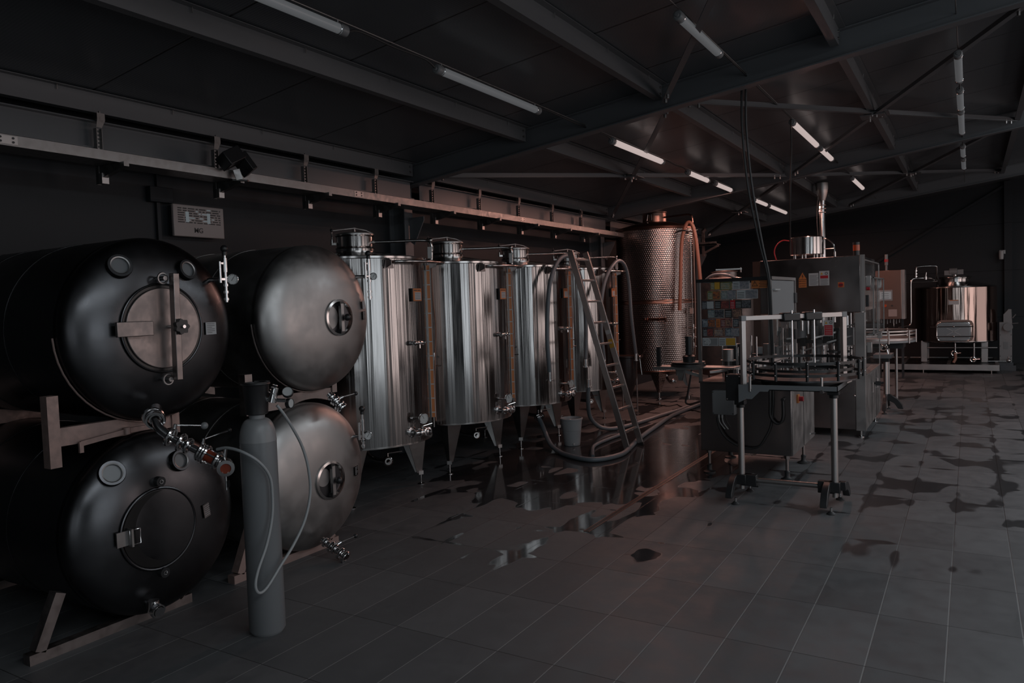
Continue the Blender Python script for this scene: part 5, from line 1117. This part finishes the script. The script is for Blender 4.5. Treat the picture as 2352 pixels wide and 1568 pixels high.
for y in (9.7, 10.2): M().cyl((-1.15, y, 0.69), (-1.15, y, 1.4), 0.035, seg=16).obj('inner_pillar', K['chrome'], t)
m = M(); m.cbox((-0.96, 10.1, 0.52), 0.06, 0.05, 0.05); m.cyl((-1.0, 10.1, 0.52), (-0.9, 10.1, 0.53), 0.012, seg=8); m.obj('side_clamp', K['black_plastic'], t)
# beacon, bowl, pipes on top
t2 = M(); t2.cyl((-1.09, 9.28, 2.045), (-1.09, 9.28, 2.10), 0.034, seg=20); ob = t2.obj('beacon_base', K['black_plastic'], t)
M().cyl((-1.09, 9.28, 2.10), (-1.09, 9.28, 2.165), 0.036, seg=20).obj('beacon_lens', K['amber_glass'], t, label='orange beacon lens')
M().cyl((-1.09, 9.28, 2.165), (-1.09, 9.28, 2.195), 0.036, seg=20).obj('beacon_cap', K['black_plastic'], t)
t = thing('header_tank', 'small round steel bowl standing on top of the filling machine', 'bowl tank', (-1.73, 9.9, 2.045))
m = M(); m.lathe([(0, 2.115), (0.19, 2.115), (0.195, 2.12), (0.195, 2.325), (0.185, 2.335), (0, 2.34)], (-1.725, 9.9, 0), seg=56, close=False); m.obj('bowl', K['steel_polished'], t)
for i in range(7):
    a = i*2*PI/7+0.3; M().cyl((-1.725+0.16*math.cos(a), 9.9+0.16*math.sin(a), 2.046), (-1.725+0.16*math.cos(a), 9.9+0.16*math.sin(a), 2.118), 0.012, seg=10).obj('leg', K['steel_polished'], t)
m = M(); m.tube(smooth_path([(-1.92, 9.85, 2.30), (-2.0, 9.85, 2.31), (-2.07, 9.85, 2.26), (-2.10, 9.85, 2.17), (-2.07, 9.85, 2.05)], 8), 0.007, 8); m.obj('red_hose', K['red'], t)
m = M(); m.tube(smooth_path([(-1.56, 9.95, 2.30), (-1.50, 9.95, 2.30), (-1.43, 9.95, 2.24), (-1.41, 9.95, 2.15), (-1.41, 9.95, 2.05)], 8), 0.008, 8); m.cyl((-1.41, 9.95, 2.05), (-1.41, 9.95, 2.14), 0.014, seg=10); m.cyl((-1.55, 9.95, 2.18), (-1.42, 9.95, 2.18), 0.004, seg=6); m.obj('return_pipe', K['steel_polished'], t)
t = thing('exhaust_pipe', 'shiny vertical exhaust pipe rising behind the filling machine to the roof', 'pipe', (-2.16, 13.9, 0))
M().cyl((-2.16, 13.9, 0), (-2.16, 13.9, 3.25), 0.052, seg=28).obj('pipe', K['chrome'], t)
m = M(); m.lathe([(0.052, 3.22), (0.075, 3.30), (0.10, 3.42), (0.10, 3.52)], (-2.16, 13.9, 0), seg=28, close=False); m.obj('roof_flashing', K['steel_satin'], t)
for z in (3.02, 3.08, 3.14): M().torus((-2.16, 13.9, z), (0, 0, 1), 0.053, 0.008, 28, 6).obj('pipe_band', K['steel_satin'], t)
m = M(); m.tube(smooth_path([(-2.22, 13.83, 3.3), (-2.235, 13.83, 2.9), (-2.22, 13.83, 2.5), (-2.225, 13.83, 1.8)], 6), 0.008, 6); m.obj('pipe_cable', K['black_rubber'], t)

# round tank partly hidden behind the labeller
t = thing('background_tank', 'steel tank lid and hose showing just above the labelling machine', 'tank', (-3.0, 11.0, 0))
m = M(); m.lathe([(0, 0.5), (0.38, 0.52), (0.40, 0.6), (0.40, 1.86), (0.38, 1.88), (0.17, 1.92), (0.17, 1.99), (0.19, 2.0), (0.0, 2.02)], (-3.05, 11.0, 0), seg=48, close=False); m.obj('shell', K['steel_worn'], t)
for a in (0.6, 2.7, 4.8): M().cyl((-3.05+0.3*math.cos(a), 11+0.3*math.sin(a), 0), (-3.05+0.33*math.cos(a), 11+0.33*math.sin(a), 0.56), 0.02, seg=10).obj('leg', K['steel_worn'], t)
m = M(); m.tube(smooth_path([(-3.30, 10.75, 1.80), (-3.22, 10.7, 1.90), (-3.1, 10.68, 1.955), (-2.92, 10.68, 1.94), (-2.80, 10.72, 1.86), (-2.78, 10.75, 1.7)], 8), 0.02, 10); m.obj('hose', K['grey_hose'], t)
m = M(); m.bar((-3.15, 10.9, 2.03), (-2.80, 11.0, 2.03), 0.02, 0.02); m.cyl((-2.82, 11.0, 1.98), (-2.82, 11.0, 2.05), 0.012, seg=8); m.cyl((-2.62, 11.1, 1.86), (-2.60, 11.1, 2.02), 0.010, seg=8); m.tube(smooth_path([(-2.30, 10.9, 1.92), (-2.30, 10.9, 2.02), (-2.25, 10.9, 2.06), (-2.17, 10.9, 2.07)], 6), 0.012, 8); m.obj('lid_fittings', K['steel_polished'], t)
# wall light bracket in the far bay
t = thing('tray_stub', 'short end of cable tray with bracket on the far left wall beside the dimpled tank', 'cable tray', (-4.6, 15, 2.7))
m = M(); m.box(-5.0, -4.28, 14.9, 15.2, 2.68, 2.70); m.box(-5.0, -4.28, 14.9, 14.91, 2.68, 2.74); m.obj('channel', K['galvanised'], t, smooth=0)
m = M(); m.bar((-4.55, 14.95, 2.52), (-4.25, 14.95, 2.66), 0.03, 0.04); m.box(-4.58, -4.53, 14.93, 14.97, 2.46, 3.0); m.cyl((-4.56, 14.93, 2.95), (-4.50, 14.93, 3.0), 0.04, seg=10); m.obj('bracket', K['steel_worn'], t, smooth=0)
M().box(-5.5, -4.95, 15.0, 15.04, 2.66, 2.69).obj('wall_arm', K['galvanised'], t, smooth=0)

# ================================================================ discharge stand and round table behind the filler
t = thing('rear_turntable', 'light grey round collecting table with rails behind the filling machine', 'turntable', (-1.22, 12.7, 0))
c = (-1.24, 12.75, 0)
for z, h in ((0.905, 0.03), (0.985, 0.018), (1.03, 0.02)):
    m = M(); m.lathe([(0.53, z), (0.54, z), (0.54, z+h), (0.53, z+h), (0.53, z)], c, seg=72, close=False); m.obj('guide_rail', K['aluminium'], t)
m = M(); m.lathe([(0, 0.87), (0.54, 0.87), (0.54, 0.90), (0, 0.90)], c, seg=72, close=False); m.obj('disc', K['grey_light'], t)
for i in range(10):
    a = i*2*PI/10+0.1; M().cyl((c[0]+0.545*math.cos(a), c[1]+0.545*math.sin(a), 0.86), (c[0]+0.545*math.cos(a), c[1]+0.545*math.sin(a), 1.055), 0.012, seg=8).obj('rail_post', K['aluminium'], t)
for x, y in ((-0.95, 12.6), (-1.5, 12.6), (-1.1, 13.1)): M().cyl((x, y, 0), (x, y, 0.87), 0.02, seg=12).obj('leg', K['steel_satin'], t)
M().box(-1.6, -0.85, 12.5, 13.0, 0.78, 0.86).obj('under_frame', K['black_plastic'], t, smooth=0)
t = thing('outfeed_stand', 'single-leg conveyor stand with black arched feet right of the filling machine', 'stand', (-0.97, 11.35, 0))
m = M(); m.cyl((-0.985, 11.35, 0.16), (-0.985, 11.35, 0.70), 0.03, seg=20); m.cyl((-0.985, 11.35, 0.05), (-0.985, 11.35, 0.16), 0.022, seg=12); m.obj('leg_tube', K['aluminium'], t)
M().box(-1.03, -0.94, 11.30, 11.40, 0.68, 0.74).obj('leg_collar', K['black_plastic'], t, bevel=0.004)
M().box(-1.12, -0.90, 11.15, 11.55, 0.74, 0.79).obj('conveyor_end', K['steel_brushed'], t, smooth=0)
for e in (-1, 1):
    po = [(0, 0.24), (0.05, 0.24), (0.16, 0.20), (0.25, 0.12), (0.29, 0.045), (0.23, 0.045), (0.17, 0.11), (0.08, 0.16), (0, 0.17)]
    m = M(); m.prism(po, (-1.012 if e > 0 else -0.958, 11.35, 0), (0, e, 0), (0, 0, 1), 0.054); o = m.obj('arched_foot', K['black_plastic'], t, bevel=0.004)
    m = M(); m.cyl((-0.985, 11.35+e*0.26, 0.0), (-0.985, 11.35+e*0.26, 0.05), 0.010, seg=8); m.lathe([(0.035, 0), (0.035, 0.01), (0.01, 0.02)], (-0.985, 11.35+e*0.26, 0), seg=16); m.obj('foot_pad', K['black_rubber'], o)
m = M(); po = [(0, 0.24), (0.05, 0.24), (0.14, 0.18), (0.20, 0.10), (0.21, 0.045), (0.15, 0.045), (0.1, 0.12), (0, 0.17)]; m.prism(po, (-0.985, 11.37, 0), (1, 0, 0), (0, 0, 1), 0.05); m.obj('arched_foot', K['black_plastic'], t, bevel=0.004)
m = M(); m.tube(smooth_path([(-1.05, 11.3, 0.85), (-1.0, 11.3, 0.90), (-0.97, 11.3, 0.86), (-0.95, 11.3, 0.79)], 6), 0.012, 8); m.torus((-1.0, 11.28, 0.88), (0, 1, 0), 0.04, 0.01, 20, 6); m.obj('hose_clip', K['steel_polished'], t)

# ================================================================ kettle on its skid
t = thing('skid_frame', 'long low steel platform on the floor under the copper-toned kettle', 'platform', (-0.7, 17.9, 0))
m = M(); m.box(-2.0, 0.47, 16.90, 16.96, 0.06, 0.17); m.box(-2.0, 0.47, 18.8, 18.86, 0.06, 0.17); m.box(-2.0, -1.94, 16.96, 18.8, 0.06, 0.17); m.box(0.41, 0.47, 16.96, 18.8, 0.06, 0.17)
for x in (-1.2, -0.4): m.box(x, x+0.06, 16.96, 18.8, 0.06, 0.17)
m.obj('frame', K['steel_satin'], t, smooth=0)
m = M(); m.box(-1.94, 0.41, 16.96, 18.8, 0.14, 0.155); m.obj('deck', K['steel_dark'], t, smooth=0)
for x in (-1.85, -0.80, 0.34):
    for y in (16.93, 18.83): M().cyl((x, y, 0), (x, y, 0.06), 0.012, seg=8).obj('foot', K['chrome'], t)
KX, KY, KR = -0.265, 17.98, 0.735
t = thing('mash_kettle', 'wide round copper-toned kettle with a front manway on the platform', 'kettle', (KX, KY, 0.17))
m = M(); m.lathe([(KR, 0.60), (KR, 1.66)], (KX, KY, 0), seg=128, close=False); m.obj('shell', K['kettle_steel'], t)
m = M(); m.lathe([(0, 0.54), (KR-0.04, 0.56), (KR+0.006, 0.585), (KR+0.006, 0.60), (KR, 0.60)], (KX, KY, 0), seg=96, close=False); m.lathe([(KR, 1.66), (KR+0.006, 1.665), (KR, 1.685), (0.30, 1.78), (0.26, 1.78)], (KX, KY, 0), seg=96, close=False); m.obj('rims', K['steel_polished'], t)
m = M(); m.lathe([(0.26, 1.76), (0.26, 1.84), (0.28, 1.85), (0.28, 1.86), (0.10, 1.90), (0, 1.90)], (KX, KY, 0), seg=48, close=False); o = m.obj('manway_lid', K['steel_polished'], t)
m = M(); m.torus((KX, KY, 1.875), (0, 0, 1), 0.29, 0.012, 48, 8)
for i in range(8): a = i*PI/4; m.cyl((KX, KY, 1.92), (KX+0.29*math.cos(a), KY+0.29*math.sin(a), 1.875), 0.010, seg=8)
m.cyl((KX, KY, 1.87), (KX, KY, 1.97), 0.04, seg=14); m.obj('lid_spider', K['chrome'], o)
m = M(); m.cyl((KX-0.10, KY, 1.99), (KX+0.04, KY, 1.99), 0.075, seg=20); m.box(KX-0.19, KX-0.06, KY-0.06, KY+0.06, 1.92, 2.02); m.box(KX+0.04, KX+0.15, KY-0.05, KY+0.05, 1.93, 2.03); m.obj('agitator_motor', K['grey_light'], o, bevel=0.004)
y0 = KY-KR-0.03; OX = (-0.585, 0.025); OZ = (0.60, 0.995)
def octo(x0, x1, z0, z1, c_): return [(x0+c_, z0), (x1-c_, z0), (x1-c_*.3, z0+c_*.3), (x1, z0+c_), (x1, z1-c_), (x1-c_*.3, z1-c_*.3), (x1-c_, z1), (x0+c_, z1), (x0+c_*.3, z1-c_*.3), (x0, z1-c_), (x0, z0+c_), (x0+c_*.3, z0+c_*.3)]
m = M(); m.prism(octo(OX[0]-0.0, OX[1]+0.03, OZ[0]-0.005, OZ[1]+0.03, 0.09), (0, y0+0.10, 0), (1, 0, 0), (0, 0, 1), 0.10); o = m.obj('manway_collar', K['copper_steel'], t)
m = M(); m.prism(octo(OX[0]+0.01, OX[1]-0.01, OZ[0]+0.01, OZ[1]-0.01, 0.08), (0, y0, 0), (1, 0, 0), (0, 0, 1), 0.012); o = m.obj('manway_door', K['steel_polished'], t)
m = M(); m.prism(octo(OX[0]+0.035, OX[1]-0.035, OZ[0]+0.035, OZ[1]-0.035, 0.07), (0, y0-0.012, 0), (1, 0, 0), (0, 0, 1), 0.004); m.obj('door_panel', K['steel_brushed'], o)
m = M(); P = [(a, y0-0.014, b_) for a, b_ in octo(OX[0]+0.012, OX[1]-0.012, OZ[0]+0.012, OZ[1]-0.012, 0.08)]; m.tube(P, 0.008, 8, closed=True); m.obj('door_rim', K['chrome'], o)
m = M(); cx_ = (OX[0]+OX[1])/2; cz = (OZ[0]+OZ[1])/2; m.bar((cx_-0.12, y0-0.022, cz+0.07), (cx_+0.12, y0-0.022, cz-0.07), 0.012, 0.012); m.bar((cx_-0.12, y0-0.022, cz-0.07), (cx_+0.12, y0-0.022, cz+0.07), 0.012, 0.012); m.obj('cross_stamping', K['steel_satin'], o, smooth=0)
for z in (0.895, 0.70):
    m = M(); m.cyl((OX[0]-0.10 if z > .8 else OX[0]+0.02, y0-0.035, z), (OX[1]+0.03, y0-0.035, z), 0.010, seg=8); m.sph((cx_, y0-0.035, z), 0.02, 10); m.obj('door_bar', K['steel_polished'], o)
m = M(); m.box(-0.37, -0.19, KY-KR-0.012, KY-KR+0.02, 1.33, 1.42); o = m.obj('nameplate', K['paper'], t, smooth=0)
M().box(-0.375, -0.36, KY-KR-0.02, KY-KR+0.03, 1.325, 1.43).obj('plate_edge', K['beige_metal'], o, smooth=0); M().box(-0.35, -0.2, KY-KR-0.014, KY-KR-0.012, 1.405, 1.42).obj('orange_strip', K['orange'], o, smooth=0)
for x in (-0.81, 0.24): 
    for y in (KY-0.42, KY+0.42): M().box(x-0.055, x+0.055, y-0.055, y+0.055, 0.17, 0.60).obj('leg', K['steel_satin'], t, bevel=0.004)
for x, z in ((-0.28, 0.36), (0.04, 0.24)):
    m = M(); m.cyl((x+0.02, 17.35, 0.56), (x+0.02, 17.35, z), 0.016, seg=10); m.torus((x, 17.30, z), (0, 1, 0), 0.045, 0.016, 20, 8); m.cyl((x, 17.30, z), (x+0.12, 17.28, z+0.01), 0.008, seg=8); m.obj('drain_valve', K['chrome'], t)
m = M(); m.tube(smooth_path([(-0.26, 17.3, 0.36), (-0.25, 17.28, 0.26), (-0.29, 17.25, 0.175)], 6), 0.025, 10); m.obj('drain_hose', K['terracotta_hose'], t)
m = M(); m.cyl((-0.75, 17.5, 0.46), (0.45, 17.5, 0.46), 0.016, seg=10); m.obj('cross_pipe', K['steel_satin'], t)
m = M()
m.tube(smooth_path([(-1.24, 16.95, 0.90), (-1.1, 16.95, 0.93), (-1.03, 16.95, 0.95), (-1.01, 16.95, 1.05), (-1.01, 16.95, 1.6), (-1.0, 16.95, 1.82), (-0.94, 16.98, 1.87), (-0.8, 17.0, 1.87), (-0.65, 17.1, 1.86), (-0.57, 17.3, 1.80), (-0.56, 17.45, 1.72)], 5), 0.018, 10)
m.tube(smooth_path([(-0.92, 16.97, 1.88), (-0.915, 16.97, 2.05), (-0.87, 16.97, 2.10), (-0.6, 17.0, 2.10), (-0.56, 17.02, 2.06), (-0.56, 17.1, 1.90), (-0.56, 17.3, 1.78)], 5), 0.018, 10)
m.cyl((-1.3, 17.1, 1.81), (-0.55, 17.2, 1.80), 0.014, seg=8); m.tube([(-1.3, 17.1, 1.81), (-1.33, 17.1, 1.7), (-1.33, 17.1, 0.9)], 0.012, 8)
m.obj('pipework', K['steel_polished'], t)
m = M()
for z in (1.90, 1.95, 2.01): m.cyl((-0.92, 16.97, z), (-0.92, 16.97, z+0.02), 0.035, seg=12)
m.cyl((-0.75, 17.0, 1.84), (-0.75, 17.0, 1.90), 0.028, seg=10); m.cyl((-0.75, 17.0, 1.88), (-0.74, 17.0, 1.98), 0.008, seg=6); m.obj('pipe_valve', K['chrome'], t)
# grain mill
t = thing('grain_mill', 'tall grey grain mill with slanted hopper right of the copper-toned kettle', 'mill', (0.6, 17.8, 0))
M().box(0.49, 0.70, 17.7, 17.95, 0.155, 0.95).obj('body', K['grey_light'], t, bevel=0.004); o = t.children[-1]
for zz in (0.28, 0.48, 0.70):
    for xx in (0.505, 0.685): M().cyl((xx, 17.7, zz), (xx, 17.69, zz), 0.008, seg=8).obj('panel_bolt', K['ink'], o)
M().box(0.56, 0.63, 17.693, 17.7, 0.42, 0.56).obj('inlet_plate', K['grey_paint'], o, smooth=0)
M().prism([(0.56, 0.95), (0.70, 0.95), (0.69, 1.20), (0.645, 1.205), (0.56, 1.10)], (0, 17.92, 0), (1, 0, 0), (0, 0, 1), 0.2).obj('hopper', K['grey_light'], t)
m = M(); m.cyl((0.63, 17.7, 0.86), (0.63, 17.58, 0.86), 0.08, seg=20); m.cyl((0.70, 17.7, 0.92), (0.80, 17.68, 0.93), 0.008, seg=6); m.cyl((0.71, 17.7, 1.03), (0.76, 17.68, 1.10), 0.01, seg=6); m.obj('gear_housing', K['grey_paint'], t)
m = M(); m.box(0.50, 0.76, 17.65, 18.0, 0.0, 0.10); m.box(0.48, 0.72, 17.7, 17.95, 0.10, 0.155); m.obj('base', K['steel_dark'], t, smooth=0)
m = M(); m.cyl((0.30, 17.6, 0.185), (0.6, 17.6, 0.19), 0.018, seg=10); m.sph((0.64, 17.6, 0.20), 0.04, 10); m.cyl((0.64, 17.6, 0.20), (0.64, 17.6, 0.28), 0.012, seg=8); m.obj('outlet_pipe', K['chrome'], t)
# control cabinet
t = thing('control_cabinet', 'copper-toned electrical cabinet with screen and red signal light left of the kettle', 'cabinet', (-1.25, 15.6, 0))
m = M(); m.box(-1.50, -1.075, 15.5, 15.85, 1.12, 2.02); m.obj('cabinet_box', K['copper_steel'], t, bevel=0.005); o = t.children[-1]
M().box(-1.075, -1.02, 15.52, 15.85, 1.12, 2.02).obj('side_channel', K['steel_satin'], t, smooth=0)
M().box(-1.46, -1.22, 15.485, 15.5, 1.46, 1.66).obj('screen_bezel', K['grey_light'], o, bevel=0.003); M().box(-1.44, -1.24, 15.481, 15.485, 1.49, 1.63).obj('screen', K['screen'], o, smooth=0)
m = M()
for k in range(3): m.box(-1.40, -1.28, 15.4795, 15.481, 1.51+0.04*k, 1.516+0.04*k)
m.obj('screen_rows', K['ink'], o, smooth=0)
M().cyl((-1.34, 15.5, 1.37), (-1.34, 15.46, 1.37), 0.025, seg=16).obj('stop_button', K['amber_glass'], o); M().cyl((-1.23, 15.5, 1.37), (-1.23, 15.47, 1.37), 0.016, seg=12).obj('selector', K['ink'], o)
M().box(-1.29, -1.15, 15.49, 15.5, 1.17, 1.30).obj('vent_filter', K['beige_metal'], o, smooth=0)
m = M(); m.cyl((-1.33, 15.65, 2.02), (-1.33, 15.65, 2.12), 0.02, seg=12); m.cyl((-1.33, 15.65, 2.12), (-1.33, 15.65, 2.18), 0.03, seg=12); m.obj('signal_tower', K['grey_paint'], t)
M().cyl((-1.33, 15.65, 2.18), (-1.33, 15.65, 2.23), 0.035, seg=16).obj('red_lens', K['red'], t); M().cyl((-1.33, 15.65, 2.23), (-1.33, 15.65, 2.32), 0.028, seg=14).obj('clear_lens', K['grey_light'], t)
for x in (-1.46, -1.08): M().box(x-0.02, x+0.02, 15.78, 15.82, 0, 1.12).obj('leg', K['steel_dark'], t, smooth=0)
for k in range(7): M().cyl((-1.42+0.05*k, 15.6, 1.12), (-1.42+0.05*k, 15.6, 1.05-0.01*(k % 3)), 0.010, seg=8).obj('cable_gland', K['grey_light'], t)
# wall sensor
t = thing('wall_sensor', 'small white motion sensor on the dark post at far right', 'sensor', (0.60, 19.05, 2.3))
M().box(0.53, 0.64, 19.04, 19.12, 2.34, 2.42).obj('arm', K['dial_face'], t, bevel=0.004)
M().lathe([(0.0, 2.22), (0.04, 2.23), (0.045, 2.30), (0.045, 2.40), (0.0, 2.41)], (0.565, 19.03, 0), seg=20, close=False).obj('sensor_head', K['dial_face'], t)
# warm light of the lit lamps
